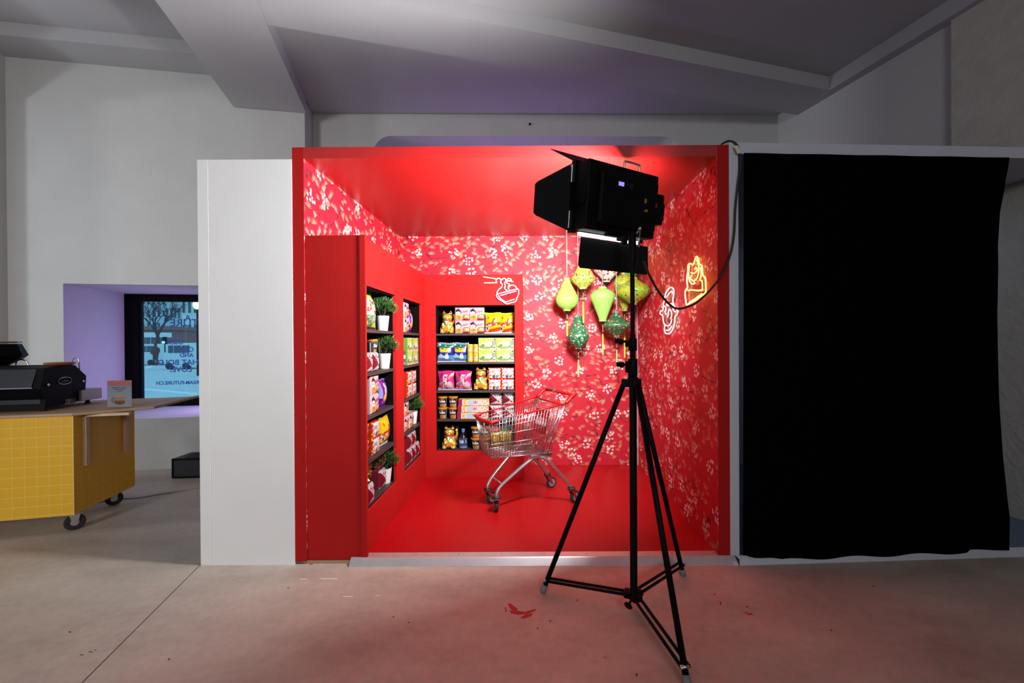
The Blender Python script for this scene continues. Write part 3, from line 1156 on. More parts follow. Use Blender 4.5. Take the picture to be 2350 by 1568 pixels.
def pk_long(u, v):
    if v > 0.94:
        return S(226, 190, 90) if u > 0.14 else S(150, 14, 50)
    if v < 0.05:
        return S(150, 130, 110)
    if u < 0.13:
        return S(186, 18, 66)
    if u < 0.155:
        return S(246, 240, 240)
    if ell(u, v, 0.28, 0.5, 0.10, 0.55) and not ell(u, v, 0.31, 0.5, 0.085, 0.42):
        return S(250, 206, 40)
    if v > 0.86 and u > 0.8 or v < 0.12 and u > 0.83:
        return S(248, 210, 50)
    if 0.48 < u < 0.62 and 0.3 < v < 0.75:
        return S(222, 70, 50) if hsh(int(u * 60), int(v * 9)) > 0.55 else S(224, 232, 240)
    if ell(u, v, 0.42, 0.5, 0.13, 0.42):
        return S(206, 220, 238)
    t = hsh(int(u * 34), int(v * 8), 3)
    return S(240, 150, 110) if t > 0.86 else (S(250, 214, 120) if t > 0.76 else S(244, 242, 240))


P_LONG = proto('biscuit_box', 'long white biscuit box', 'box', [('carton', box_mesh(0.312, 0.0655, 0.10, pk_long, S(186, 18, 66), S(246, 214, 130), 72, 20), M_print, False)])

# --- maroon and white biscuit pack


def pk_maroon(u, v):
    if v > 0.93:
        return S(206, 206, 208)
    if v + 0.9 * u < 0.98 and v > 0.16 + 0.45 * u - 0.1:
        return S(132, 16, 40)
    if ell(u, v, 0.70, 0.30, 0.22, 0.12):
        return S(238, 226, 206) if not ell(u, v, 0.74, 0.28, 0.10, 0.05) else S(150, 50, 50)
    if ell(u, v, 0.16, 0.22, 0.18, 0.17):
        return S(240, 228, 212)
    if u > 0.32 and 0.66 < v < 0.86 and hsh(int(u * 20), int(v * 17)) > 0.52:
        return S(90, 70, 80)
    if hsh(int(u * 24), int(v * 22), 6) > 0.84:
        return S(160, 60, 84)
    return S(228, 218, 222)


P_MAROON = proto('biscuit_pack', 'maroon and white biscuit pack', 'biscuits', [('wrapper', pack_mesh(0.125, 0.133, 0.07, pk_maroon, S(150, 40, 60), b=0.02, puff=0.012), M_foil, True)])

# --- purple snack pack


def pk_purple(u, v):
    if u < 0.10 + 0.08 * math.sin(v * 4):
        return S(150, 160, 226) if v > 0.35 else S(90, 20, 130)
    if v < 0.13:
        return S(64, 40, 170)
    if v < 0.26 and hsh(int(u * 9), int(v * 36)) > 0.35:
        return S(206, 60, 190)
    if ell(u, v, 0.55, 0.36, 0.32, 0.16):
        return S(250, 200, 70) if hsh(int(u * 13), int(v * 22)) > 0.3 else S(245, 160, 60)
    if ell(u, v, 0.58, 0.58, 0.26, 0.16):
        return S(206, 200, 222) if hsh(int(u * 12), int(v * 12)) > 0.25 else S(120, 100, 150)
    if ell(u, v, 0.40, 0.78, 0.09, 0.07) or ell(u, v, 0.72, 0.80, 0.08, 0.06):
        return S(244, 220, 240)
    return S(128, 20, 150)


P_PURPLE = proto('snack_bag', 'purple snack pack', 'snack bag', [('bag', bag_mesh(0.135, 0.215, 0.075, pk_purple, seed=8, taper=0.06), M_foil, True)])

# --- big clear prawn cracker bag


def pk_prawn(u, v):
    if v > 0.90:
        return S(40, 170, 80)
    if v > 0.80:
        return S(206, 200, 60) if hsh(int(u * 12), 2) > 0.5 else S(60, 176, 90)
    for cx, cy in ((0.32, 0.58), (0.74, 0.50), (0.58, 0.74)):
        if ell(u, v, cx, cy, 0.17, 0.10) and not ell(u, v, cx - 0.03, cy + 0.04, 0.09, 0.05):
            return S(206, 60, 36) if hsh(int(u * 18), int(v * 18)) > 0.25 else S(238, 150, 120)
    if v < 0.08:
        return S(50, 40, 40)
    if v < 0.24 and (ell(u, v, 0.25, 0.17, 0.20, 0.07) or ell(u, v, 0.82, 0.12, 0.13, 0.08)):
        return S(250, 214, 20)
    if v < 0.40:
        t = hsh(int(u * 16), int(v * 20))
        return S(112, 150, 110) if t > 0.4 else (S(160, 190, 150) if t > 0.15 else S(70, 120, 80))
    return S(232, 230, 220) if hsh(int(u * 20), int(v * 20)) > 0.15 else S(200, 210, 190)


P_PRAWN = proto('cracker_bag', 'big prawn cracker bag', 'snack bag', [('bag', bag_mesh(0.27, 0.275, 0.13, pk_prawn, nu=36, nv=36, seed=2, taper=0.45), M_foil, True)])

# --- soba cup
CUPH = 0.1125


def cup_col(a, z, i):
    t = (a * 2 * PI - 1.5 * PI) % (2 * PI)
    t = t if t < PI else t - 2 * PI            # 0 = front
    v = z / CUPH
    if v < 0.40:
        if abs(t) < 0.62 and v > 0.06:
            return S(206, 140, 66) if hsh(int(t * 9), int(v * 26)) > 0.3 else S(168, 100, 44)
        if 0.62 <= t < 1.0:
            return S(230, 214, 60) if v > 0.22 else S(190, 200, 200)
    if v < 0.05:
        return S(210, 150, 40)
    if abs(t) > 1.15 and abs(t) < 1.45 and 0.1 < v < 0.75:
        return S(190, 196, 200)
    if v > 0.72:
        return S(84, 90, 94)
    return S(34, 35, 40)


cupb = MB().lathe([(0.034, 0.0), (0.0365, 0.004), (0.0375, 0.02), (0.0390, 0.04), (0.0405, 0.055), (0.042, 0.07), (0.0435, 0.085), (0.0448, 0.098)], 36, colf=cup_col)
lid = MB().lathe([(0.0440, 0.0945), (0.0490, 0.0955), (0.0495, 0.110), (0.0475, 0.1125), (0.0455, 0.1125), (0.0450, 0.1105), (0.002, 0.1105)], 36, col=S(232, 146, 30))
pr_ = MB()
txt = MB().text('Soba', 0.0345, T(0, 0, 0), WHT, 'CENTER', 0, 0.0016)
for f in txt.f:
    pass
vs = []
for (x, y, z) in txt.v:
    zz = 0.0640 + y
    rr = 0.0345 + zz * 0.1065 + 0.0022
    an = x / rr
    vs.append((rr * math.sin(an), -rr * math.cos(an), zz))
pr_.add(vs, txt.f, S(248, 248, 248))
for dx, hh in ((-0.008, 0.004), (0.0, 0.007), (0.008, 0.004)):
    rr = 0.0345 + 0.083 * 0.1065 + 0.002
    pr_.add([((dx - 0.006), -math.sqrt(rr * rr - (dx - .006) ** 2), 0.081), ((dx + 0.006), -math.sqrt(rr * rr - (dx + .006) ** 2), 0.081), (dx, -math.sqrt(rr * rr - dx * dx) - 0.0005, 0.081 + hh)], [(0, 1, 2)], S(240, 190, 190))
P_CUP = proto('noodle_cup', 'black noodle cup', 'noodle cup', [('cup', cupb, M_print, True), ('lid', lid, M_print, True), ('print', pr_, M_print, False)])

# --- small yellow can


def can_col(a, z, i):
    t = (a * 2 * PI - 1.5 * PI) % (2 * PI)
    t = t if t < PI else t - 2 * PI
    v = z / 0.088
    if v > 0.93 or v < 0.05:
        return S(250, 200, 10)
    if ell(t, v, 0.15, 0.45, 0.75, 0.30):
        if ell(t, v, -0.35, 0.52, 0.2, 0.12):
            return S(226, 70, 50)
        return S(250, 240, 214) if hsh(int(t * 7), int(v * 12)) > 0.3 else S(240, 160, 120)
    return S(250, 206, 30)


canb = MB().lathe([(0.0245, 0.0), (0.0275, 0.003)] + [(0.028, 0.006 + 0.0076 * k) for k in range(11)] + [(0.0265, 0.086), (0.0255, 0.088)], 28, colf=can_col)
rim_ = MB().lathe([(0.0255, 0.0875), (0.0262, 0.0885), (0.0255, 0.0895), (0.0245, 0.0885), (0.0240, 0.0875), (0.001, 0.0872)], 28, col=S(190, 190, 192))
P_CAN = proto('drink_can', 'small yellow can', 'can', [('can_body', canb, M_foil, True), ('lid', rim_, M_print, True)])

# --- dark bottle with blue cap and label


def bot_col(a, z, i):
    t = (a * 2 * PI - 1.5 * PI) % (2 * PI)
    t = t if t < PI else t - 2 * PI
    v = z / 0.17
    if 0.03 < v < 0.60 and abs(t) < 1.3:
        if ell(t, v, 0, 0.42, 1.0, 0.12):
            return S(196, 210, 232) if hsh(int(t * 6), int(v * 30)) > 0.25 else S(60, 70, 110)
        return S(120, 150, 200) if v < 0.26 else S(62, 84, 130)
    return S(18, 22, 34)


botb = MB().lathe([(0.034, 0), (0.042, 0.008), (0.044, 0.03), (0.045, 0.06), (0.045, 0.09), (0.043, 0.11), (0.034, 0.13), (0.026, 0.142), (0.034, 0.150), (0.036, 0.153), (0.020, 0.160), (0.018, 0.168)], 28, colf=bot_col)
botc = MB().lathe([(0.018, 0.167), (0.0185, 0.196), (0.016, 0.199)], 20, col=S(86, 150, 214))
M_darkplastic = mat('glossy_printed_plastic', attr=True, gain=0.6, rough=0.12, spec=0.6)
P_BOTTLE = proto('sauce_bottle', 'dark bottle with blue cap', 'bottle', [('bottle_body', botb, M_darkplastic, True), ('cap', botc, M_print, True)])

# --- tall jar of yellow noodles with printed header


def jar_col(u, v):
    if ell(u, v, 0.5, 0.40, 0.30, 0.16):
        return S(236, 226, 190) if hsh(int(u * 14), int(v * 14)) > 0.4 else S(90, 70, 60)
    t = hsh(int(u * 17), int(v * 9), 2)
    return S(214, 182, 30) if t > 0.5 else (S(236, 210, 70) if t > 0.25 else S(170, 120, 30))


def jar(header, txtcol):
    b_ = bag_mesh(0.092, 0.175, 0.06, jar_col, nu=22, nv=26, seed=4)
    h_ = MB().bbox((-0.056, -0.012, 0.172), (0.056, 0.012, 0.222), 0.004, col=header)
    for k in range(3):
        h_.box((-0.035 + 0.024 * k, -0.0126, 0.186), (-0.017 + 0.024 * k, -0.0118, 0.206), txtcol)
    return [('bag', b_, M_foil, True), ('header_card', h_, M_print, False)]


P_JAR_RED = proto('noodle_bag', 'yellow noodle bag with red header', 'noodles', jar(S(214, 34, 40), S(250, 220, 220)))
P_JAR_GREEN = proto('noodle_bag', 'yellow noodle bag with green header', 'noodles', jar(S(30, 150, 96), S(40, 160, 106)))

# --- potted plant
M_leaf = mat('plastic_leaf', attr=True, rough=0.45, spec=0.4)
M_pot = mat('white_ceramic', S(205, 205, 208), 0.4, spec=0.4)
fol = MB()
rp = random.Random(3)
for k in range(1000):
    th, ph = rp.uniform(0, 2 * PI), math.acos(rp.uniform(-0.35, 1))
    rad = rp.uniform(0.35, 1.0) ** 0.6
    base = Vector((0.094 * math.cos(th) * math.sin(ph) * rad, 0.094 * math.sin(th) * math.sin(ph) * rad, 0.165 + 0.088 * math.cos(ph) * rad))
    d = (base - Vector((0, 0, 0.12))).normalized() + Vector((rp.uniform(-.5, .5), rp.uniform(-.5, .5), rp.uniform(-.1, .7)))
    d.normalize()
    s = d.cross(Vector((rp.uniform(-1, 1), rp.uniform(-1, 1), rp.uniform(-1, 1)))).normalized() * rp.uniform(0.0018, 0.0032)
    ln = rp.uniform(0.022, 0.042)
    g = rp.uniform(0.5, 1.25)
    c = (0.035 * g, 0.11 * g, 0.022 * g)
    if rp.random() < 0.12:
        c = (0.10 * g, 0.20 * g, 0.03)
    tip = base + d * ln
    mid = base + d * ln * 0.5
    fol.add([tuple(base), tuple(mid + s), tuple(tip), tuple(mid - s)], [(0, 1, 2, 3)], c)
for k in range(14):
    th = k * 2.4
    fol.tube([(0.01 * math.cos(th), 0.01 * math.sin(th), 0.105), (0.05 * math.cos(th), 0.05 * math.sin(th), 0.16 + 0.05 * math.sin(k))], 0.0014, 5, col=(0.05, 0.06, 0.02))
potb = MB().lathe([(0.036, 0), (0.038, 0.002), (0.050, 0.112), (0.051, 0.116), (0.0475, 0.116), (0.046, 0.105), (0.002, 0.104)], 30)
soil = MB().lathe([(0.0465, 0.100), (0.03, 0.107), (0.001, 0.109)], 20, col=(0.02, 0.014, 0.01))
P_PLANT = proto('potted_plant', 'small green plant in white pot', 'plant', [('pot', potb, M_pot, True), ('foliage', fol, M_leaf, False, 'stuff'), ('soil', soil, M_leaf, True)])


# --- waving gold cat
M_gold = mat('gold_lacquer', (0.86, 0.56, 0.10), 0.27, metal=0.72, bump=0.25, bscale=55)
M_goldprint = mat('lacquer_paint', attr=True, rough=0.25, spec=0.5, coat=0.4)


def remesh(mb, name, voxel, material, smooth_it=6):
    o = mb.build(name, material)
    md = o.modifiers.new('r', 'REMESH')
    md.mode, md.voxel_size, md.use_smooth_shade = 'VOXEL', voxel, True
    ms = o.modifiers.new('s', 'SMOOTH')
    ms.iterations, ms.factor = smooth_it, 0.5
    bpy.context.view_layer.update()
    me = bpy.data.meshes.new_from_object(o.evaluated_get(bpy.context.evaluated_depsgraph_get()))
    me.name = name
    bpy.data.objects.remove(o)
    me.materials.clear()
    me.materials.append(material)
    me.polygons.foreach_set('use_smooth', [True] * len(me.polygons))
    n = bpy.data.objects.new(name, me)
    COL.objects.link(n)
    return n


def make_cat():
    t = thing('lucky_cat', 'gold waving lucky cat figurine', 'figurine', (0, 0, -50))
    b = MB()
    b.ball((0, 0.004, 0.060), (0.068, 0.060, 0.062), 20)
    b.ball((0, 0.002, 0.110), (0.048, 0.044, 0.040), 20)
    b.ball((0, -0.004, 0.165), (0.054, 0.048, 0.045), 22)
    b.ball((0, -0.045, 0.150), (0.020, 0.012, 0.013), 12)
    for s in (-1, 1):
        b.ball((s * 0.046, -0.034, 0.016), (0.028, 0.038, 0.017), 14)
        b.ball((s * 0.050, -0.010, 0.045), (0.026, 0.045, 0.036), 14)
        b.lathe([(0.021, 0), (0.016, 0.018), (0.003, 0.042)], 12, (s * 0.034, 0.0, 0.195))
    b.ball((-0.036, -0.050, 0.084), (0.015, 0.014, 0.034), 12)
    b.ball((-0.032, -0.058, 0.062), (0.015, 0.014, 0.014), 12)
    b.tube([(0.048, -0.004, 0.105), (0.072, -0.012, 0.118), (0.082, -0.016, 0.150), (0.078, -0.018, 0.182)], [0.017, 0.015, 0.014, 0.012], 10)
    b.ball((0.077, -0.020, 0.190), (0.016, 0.015, 0.017), 12)
    o = remesh(b, 'body', 0.0042, M_gold)
    o.parent = t
    for s in (-1, 1):
        e = MB().add([(s * 0.034 - 0.013, -0.0165, 0.200), (s * 0.034 + 0.013, -0.0165, 0.200), (s * 0.034 + 0.007, -0.0135, 0.218), (s * 0.034, -0.011, 0.231), (s * 0.034 - 0.007, -0.0135, 0.218)],
                     [(0, 1, 2, 3, 4)], S(214, 30, 26))
        e.build('inner_ear', M_goldprint, t)
        MB().ball((s * 0.021, -0.049, 0.170), (0.010, 0.006, 0.008), 12, col=S(226, 206, 90)).ball((s * 0.021, -0.0545, 0.170), (0.004, 0.002, 0.006), 8, col=S(20, 40, 24)).build('eye', M_goldprint, t)
    br = MB()
    for s in (-1, 1):
        br.tube([(s * 0.052, -0.020, 0.192), (s * 0.034, -0.034, 0.202), (s * 0.018, -0.040, 0.204)], 0.0035, 6, col=S(24, 18, 14))
        for q in range(2):
            br.tube([(s * 0.022, -0.055, 0.150 - 0.006 * q), (s * 0.044, -0.042, 0.153 - 0.012 * q)], 0.0011, 5, col=S(24, 18, 14))
    br.ball((0, -0.057, 0.156), (0.005, 0.003, 0.004), 8, col=S(170, 40, 30))
    br.build('face_paint', M_goldprint, t, kind='stuff')
    col_ = MB()
    ring = [(0.047 * math.cos(a), 0.0 + 0.044 * math.sin(a), 0.131 + 0.004 * math.sin(a)) for a in [2 * PI * k / 24 for k in range(24)]]
    col_.tube(ring, 0.0065, 8, True, S(206, 28, 24)).build('collar', M_goldprint, t)
    bib = MB()
    pts = []
    nU, nV = 8, 5
    bib.grid(lambda u, v: ((u - .5) * 0.072 * (1 - 0.75 * (1 - v) ** 1.5), -0.050 - 0.016 * (1 - v) * (1 - v) - 0.004 + 0.02 * (2 * u - 1) ** 2, 0.094 + 0.034 * v), nU, nV,
             lambda u, v: S(56, 178, 120) if abs(u - .5) > 0.16 else S(226, 238, 232))
    bib.build('bib', M_goldprint, t, smooth=True)
    coin = MB()
    M0 = T(0.0, -0.066, 0.055) @ R(18, 'X') @ R(24, 'Y') @ R(90, 'X')
    coin.at(M0).lathe([(0.030, -0.004), (0.032, 0), (0.030, 0.004), (0.026, 0.003), (0.001, 0.003)], 24, col=S(214, 160, 30), wob=lambda a, z: 1 - 0.34 * abs(math.cos(a)))
    for q in range(5):
        coin.box((-0.012, -0.018 + 0.008 * q, 0.003), (0.012, -0.015 + 0.008 * q, 0.0045), S(110, 66, 14))
    coin.build('coin', M_gold, t)
    return t


P_CAT = make_cat()


# ------------------------------------------------------------------ stock the cabinets
FY = YCB + 0.035                 # front line of goods in the back cabinet
KX = lambda px, Y: W(px, 800, Y).x


def back(pr, px, z, depth, label, dy=0.0, group=None, rz=0.0, dx=0.0):
    Y = FY + depth / 2 + dy
    return place(pr, (KX(px, FY + dy) + dx, Y, z), rz, label, group)


Z1, Z2, Z3, Z4, Z5 = SHELF
GB = 'goods in the back wall cabinet'
back(P_CAT, 1024, Z1, 0.14, 'gold lucky cat on the top shelf beside pink noodle packs', 0.0)
for i, px in enumerate((1061, 1094.5)):
    for j in range(2):
        back(P_PINK, px, Z1 + 0.1315 * j, 0.085, ['pink noodle pack on the top back shelf beside the gold cat, ', 'pink noodle pack on the top back shelf beside the orange bags, '][i] + ['lower row', 'upper row'][j], 0.0, 'pink noodle packs on the top back shelf', 0.0)
back(P_AMBER, 1131, Z1, 0.085, 'yellow and orange snack bag next to the pink packs, top back shelf', 0.005)
back(P_AMBER, 1164, Z1, 0.085, 'yellow and orange snack bag in the corner of the top back shelf', 0.05)
back(P_BLUE, 1021, Z2, 0.08, 'blue snack bag at the outer end of the second back shelf', 0.0, rz=0.12)
back(P_BLUE, 1056, Z2, 0.08, 'blue snack bag beside the yellow cans on the second back shelf', 0.02)
for i, px in enumerate((1078, 1091)):
    for j in range(2):
        back(P_CAN, px, Z2 + 0.0895 * j, 0.056, ['upright yellow can beside the blue bag, ', 'upright yellow can touching the mochi boxes, '][i] + ['bottom of the pair', 'top of the pair'][j], 0.0, 'yellow cans')
for i, px in enumerate((1118.5, 1159.8)):
    for j in range(2):
        back(P_MOCHI, px, Z2 + 0.121 * j, 0.13, ['green mochi box beside the yellow cans, back cabinet, ', 'green mochi box at the end of the second back shelf, '][i] + ['lower', 'upper'][j], 0.0, 'mochi boxes in the back cabinet')
back(P_MAGENTA, 1022, Z3, 0.075, 'pink rice cracker bag at the outer end of the middle back shelf', 0.01)
back(P_MAGENTA, 1062, Z3, 0.075, 'pink rice cracker bag leaning beside the gold cat, middle back shelf', 0.0)
back(P_CAT, 1101.5, Z3, 0.14, 'gold lucky cat between pink cracker bags and white noodle packs', 0.0)
for i, px in enumerate((1135, 1165)):
    for j in range(2):
        back(P_DEM, px, Z3 + 0.1135 * j, 0.075, ['white and red noodle pack beside the gold cat, middle back shelf, ', 'white and red noodle pack at the end of the middle back shelf, '][i] + ['lower', 'upper'][j], 0.0, 'white and red noodle packs in the back cabinet')
for i, px in enumerate((1013, 1037)):
    for j in range(2):
        back(P_CUP, px, Z4 + 0.1128 * j, 0.095, ['black noodle cup with orange lid at the outer end, fourth back shelf, ', 'black noodle cup with orange lid beside the long boxes, '][i] + ['lower', 'upper'][j], 0.0, 'noodle cups on the fourth back shelf')
for j in range(3):
    back(P_LONG, 1085 - 0.0 * j, Z4 + 0.066 * j, 0.10, ['bottom', 'middle', 'top'][j] + ' long white biscuit box of the stack beside noodle cups', 0.0, 'long biscuit boxes', dx=0.006 * (j - 1))
for i, px in enumerate((1136.5, 1166)):
    for j in range(2):
        back(P_MAROON, px, Z4 + 0.1335 * j, 0.07, ['maroon and white biscuit pack beside the long boxes, ', 'maroon and white biscuit pack at the end of the fourth back shelf, '][i] + ['lower', 'upper'][j], 0.03 * j, 'maroon packs on the fourth back shelf')
back(P_CAT, 1027, Z5, 0.14, 'gold lucky cat on the bottom back shelf beside blue-capped bottles', 0.0)
back(P_BOTTLE, 1060, Z5, 0.09, 'dark bottle with blue cap in front, bottom back shelf', 0.02)
back(P_BOTTLE, 1047, Z5, 0.09, 'dark bottle with blue cap half hidden behind the gold cat', 0.16)
for i, px in enumerate((1089, 1111.5)):
    for j in range(2):
        back(P_CUP, px, Z5 + 0.1128 * j, 0.095, ['black noodle cup on the bottom back shelf beside the bottles, ', 'black noodle cup on the bottom back shelf behind the trolley, '][i] + ['lower', 'upper'][j], 0.0, 'noodle cups on the bottom back shelf')
back(P_JAR_RED, 1134, Z5, 0.06, 'yellow noodle bag with red header beside the noodle cups', 0.01)
back(P_JAR_GREEN, 1152, Z5, 0.06, 'yellow noodle bag with green header behind the trolley', 0.07)
back(P_JAR_RED, 1167, Z5, 0.06, 'yellow noodle bag with red header in the cabinet corner', 0.12)

# left cabinets: goods face +X; y = distance along the wall
FX = XCF - 0.030
QR = PI / 2


def side(pr, px, z, depth, label, dx=0.0, group=None, rz=0.0):
    X = FX - dx
    Y = Wx(px, 800, X).y
    return place(pr, (X - depth / 2, Y, z), QR + rz, label, group)


# nearest cabinet
side(P_PRAWN, 858, Z1, 0.13, 'big clear bag of prawn crackers on the top shelf of the nearest cabinet', 0.02, rz=-0.25)
side(P_PLANT, 893, Z1, 0.10, 'potted plant beside the prawn cracker bag, nearest cabinet top shelf', 0.0)
for i, px in enumerate((866, 886)):
    for j in range(2):
        side(P_CUP, px, Z2 + 0.1128 * j, 0.095, ['black noodle cup behind red packs in the nearest cabinet, ', 'black noodle cup beside the second plant, nearest cabinet, '][i] + ['lower', 'upper'][j], 0.055, 'noodle cups in the nearest cabinet')
side(P_MAROON, 847.5, Z2, 0.07, 'red and white biscuit pack at the front edge, second shelf, nearest cabinet', 0.0)
side(P_MAROON, 862.5, Z2, 0.07, 'red and white biscuit pack in front of the cups, nearest cabinet', 0.0)
side(P_PLANT, 896, Z2, 0.10, 'potted plant beside noodle cups on the second shelf, nearest cabinet', 0.0)
for j in range(2):
    side(P_PINK, 860, Z3 + 0.1315 * j, 0.085, ['lower', 'upper'][j] + ' pink noodle pack of the pair in the nearest cabinet', 0.0, 'pink noodle packs in the nearest cabinet')
side(P_PURPLE, 886, Z3, 0.075, 'purple snack pack beside two pink noodle packs, nearest cabinet', 0.0)
side(P_AMBER, 900, Z3, 0.085, 'dim yellow snack bag behind the purple pack', 0.13)
for j in range(2):
    side(P_CUP, 843.5, Z4 + 0.1128 * j, 0.095, ['lower', 'upper'][j] + ' black noodle cup at the front edge of the fourth shelf, nearest cabinet', 0.015, 'noodle cups at the front edge')
for j in range(2):
    side(P_DEM, 862, Z4 + 0.1135 * j, 0.075, ['lower', 'upper'][j] + ' white and red noodle pack leaning on the orange bag, nearest cabinet', 0.0, 'white and red noodle packs in the nearest cabinet')
side(P_AMBER, 891, Z4, 0.085, 'yellow and orange snack bag beside white packs, nearest cabinet', 0.0, rz=-0.05)
side(P_JAR_RED, 903, Z4, 0.06, 'noodle bag with red header deep in the fourth shelf, nearest cabinet', 0.2)
side(P_CAT, 855, Z5, 0.14, 'gold lucky cat on the bottom shelf of the nearest cabinet', 0.10, rz=0.55)
side(P_MAROON, 849, Z5, 0.07, 'maroon pack in front of the gold cat, nearest cabinet', 0.0)
for j in range(2):
    side(P_MAROON, 878, Z5 + 0.1335 * j, 0.07, ['lower', 'upper'][j] + ' maroon biscuit pack beside the bottom plant, nearest cabinet', 0.03 + 0.03 * j, 'maroon packs in the nearest cabinet')
side(P_PLANT, 896.5, Z5, 0.10, 'potted plant on the bottom shelf of the nearest cabinet', 0.0)
# corner cabinet
for j in range(2):
    side(P_PINK, 933.5, Z1 + 0.1315 * j, 0.085, ['lower', 'upper'][j] + ' pink noodle pack on the top shelf of the corner cabinet', 0.0, 'pink noodle packs on the top corner shelf')
side(P_PURPLE, 947, Z1, 0.075, 'purple snack pack on the top shelf of the corner cabinet', 0.0)
side(P_BOTTLE, 930, Z2, 0.09, 'dark bottle beside the green boxes in the corner cabinet', 0.0)
for i, px in enumerate((941.5, 954.5)):
    for j in range(2):
        side(P_MOCHI, px, Z2 + 0.121 * j, 0.13, ['green mochi box beside the bottle, corner cabinet, ', 'green mochi box nearest the back wall, corner cabinet, '][i] + ['lower', 'upper'][j], 0.0, 'mochi boxes in the corner cabinet')
for i, px in enumerate((940.5, 950.5)):
    for j in range(2):
        side(P_DEM, px, Z3 + 0.1135 * j, 0.075, ['white and red noodle pack in the near pair, corner cabinet, ', 'white and red noodle pack in the far pair, corner cabinet, '][i] + ['lower', 'upper'][j], 0.0, 'white and red noodle packs in the corner cabinet')
side(P_AMBER, 930, Z3, 0.085, 'orange snack bag beside white noodle packs, corner cabinet', 0.05)
for i, px in enumerate((932, 943.5)):
    for j in range(2 if i == 0 else 1):
        side(P_PINK, px, Z4 + 0.1315 * j, 0.085, 'pink noodle pack on the fourth corner shelf, ' + (['bottom of the pair', 'top of the pair'][j] if i == 0 else 'single one beside the plant'), 0.0, 'pink noodle packs on the fourth corner shelf')
side(P_PLANT, 957, Z4, 0.10, 'potted plant beside pink noodle packs in the corner cabinet', 0.0)
side(P_AMBER, 930, Z5, 0.085, 'orange snack bag on the bottom shelf of the corner cabinet', 0.03)
for i, px in enumerate((940, 949, 957.5)):
    for j in range(2 if i < 2 else 1):
        side(P_MAROON, px, Z5 + 0.1335 * j, 0.07, ['maroon pack beside the orange bag on the bottom corner shelf, ', 'maroon pack in the middle of the bottom corner shelf, ', 'maroon pack nearest the back wall on the bottom corner shelf, '][i] + ['lower', 'upper'][j], 0.0, 'maroon packs on the bottom corner shelf')

# ------------------------------------------------------------------ neon signs
def neon_mat(name, col, strength):
    return mat(name, (0.9, 0.9, 0.9), 0.4, emit=strength, ecol=col)


M_neon_warm = neon_mat('neon_warm_yellow', (1.0, 0.60, 0.10), 1.5)
M_neon_white = neon_mat('neon_soft_white', (1.0, 0.86, 0.80), 1.7)
M_neon_pink = neon_mat('neon_pink', (1.0, 0.30, 0.92), 1.9)
M_neon_orange = neon_mat('neon_orange', (1.0, 0.50, 0.10), 2.6)
M_acrylic = mat('clear_acrylic', (0.9, 0.9, 0.9), 0.05, trans=1.0, alpha=0.12)

NY = YCB - 0.022


def zb(p):
    return W(980 + p[0] / 9.79, 620 + p[1] / 9.79, NY)


bowl = thing('neon_sign', 'glowing neon bowl of noodles with chopsticks on the back cabinet', 'neon sign', tuple(zb((1800, 780))))
IB = T(*[-c for c in bowl.location])


def neon(name, pts, m, parent, f, I, r=0.0050, closed=False, smooth=5):
    path = smoothpath([f(p) for p in pts], smooth) if smooth else [f(p) for p in pts]
    return MB().at(I).tube(path, r, 8, closed).build(name, m, parent, smooth='all')


neon('chopstick_tube', [(1260, 155), (1560, 200)], M_neon_warm, bowl, zb, IB, 0.005, smooth=0)
neon('chopstick_tube', [(1280, 290), (1570, 285)], M_neon_warm, bowl, zb, IB, 0.005, smooth=0)
neon('chopstick_tube', [(1800, 240), (1940, 265)], M_neon_warm, bowl, zb, IB, 0.005, smooth=0)
for s in ([(1570, 285), (1550, 230), (1590, 190), (1640, 195), (1660, 235), (1652, 280), (1690, 330), (1670, 390), (1620, 430), (1582, 480), (1572, 530)],
          [(1672, 225), (1720, 188), (1760, 202), (1770, 250), (1740, 300), (1760, 350), (1742, 400), (1765, 440), (1800, 462)],
          [(1785, 225), (1830, 190), (1880, 205), (1885, 235), (1800, 250), (1790, 290), (1850, 320), (1830, 370), (1822, 410), (1850, 440)],
          [(1835, 390), (1870, 352), (1930, 342), (1980, 362), (2010, 405), (2022, 425)]):
    neon('noodle_tube', s, M_neon_white, bowl, zb, IB)
neon('bowl_tube', [(1575, 540), (1800, 484), (2025, 428), (2058, 470), (2052, 550), (2020, 630), (1985, 708), (1890, 735), (1792, 760), (1700, 705), (1620, 660), (1572, 605), (1562, 568), (1575, 540)], M_neon_pink, bowl, zb, IB)
neon('bowl_tube', [(1650, 575), (2005, 470)], M_neon_pink, bowl, zb, IB, smooth=0)
neon('bowl_tube', [(1600, 562), (1650, 640), (1715, 685), (1772, 715), (1870, 685), (1970, 655)], M_neon_pink, bowl, zb, IB)
pl = [zb(p) for p in ((1585, 555), (2030, 440), (2045, 540), (1980, 700), (1795, 750), (1640, 665))]
MB().at(IB).add([tuple(p + Vector((0, 0.012, 0))) for p in pl] + [tuple(p + Vector((0, 0.016, 0))) for p in pl],
                [tuple(range(6)), tuple(range(11, 5, -1))] + [(i, 6 + i, 6 + (i + 1) % 6, (i + 1) % 6) for i in range(6)]).build('backing_plate', M_acrylic, bowl)
MB().at(IB).ball(tuple(zb((1830, 540)) + Vector((0, 0.008, 0))), 0.008, 10).build('screw', M_black, bowl)

NX = XR - 0.022


def zr(p):
    return Wx(1480 + p[0] / 6.532, 560 + p[1] / 6.532, NX)


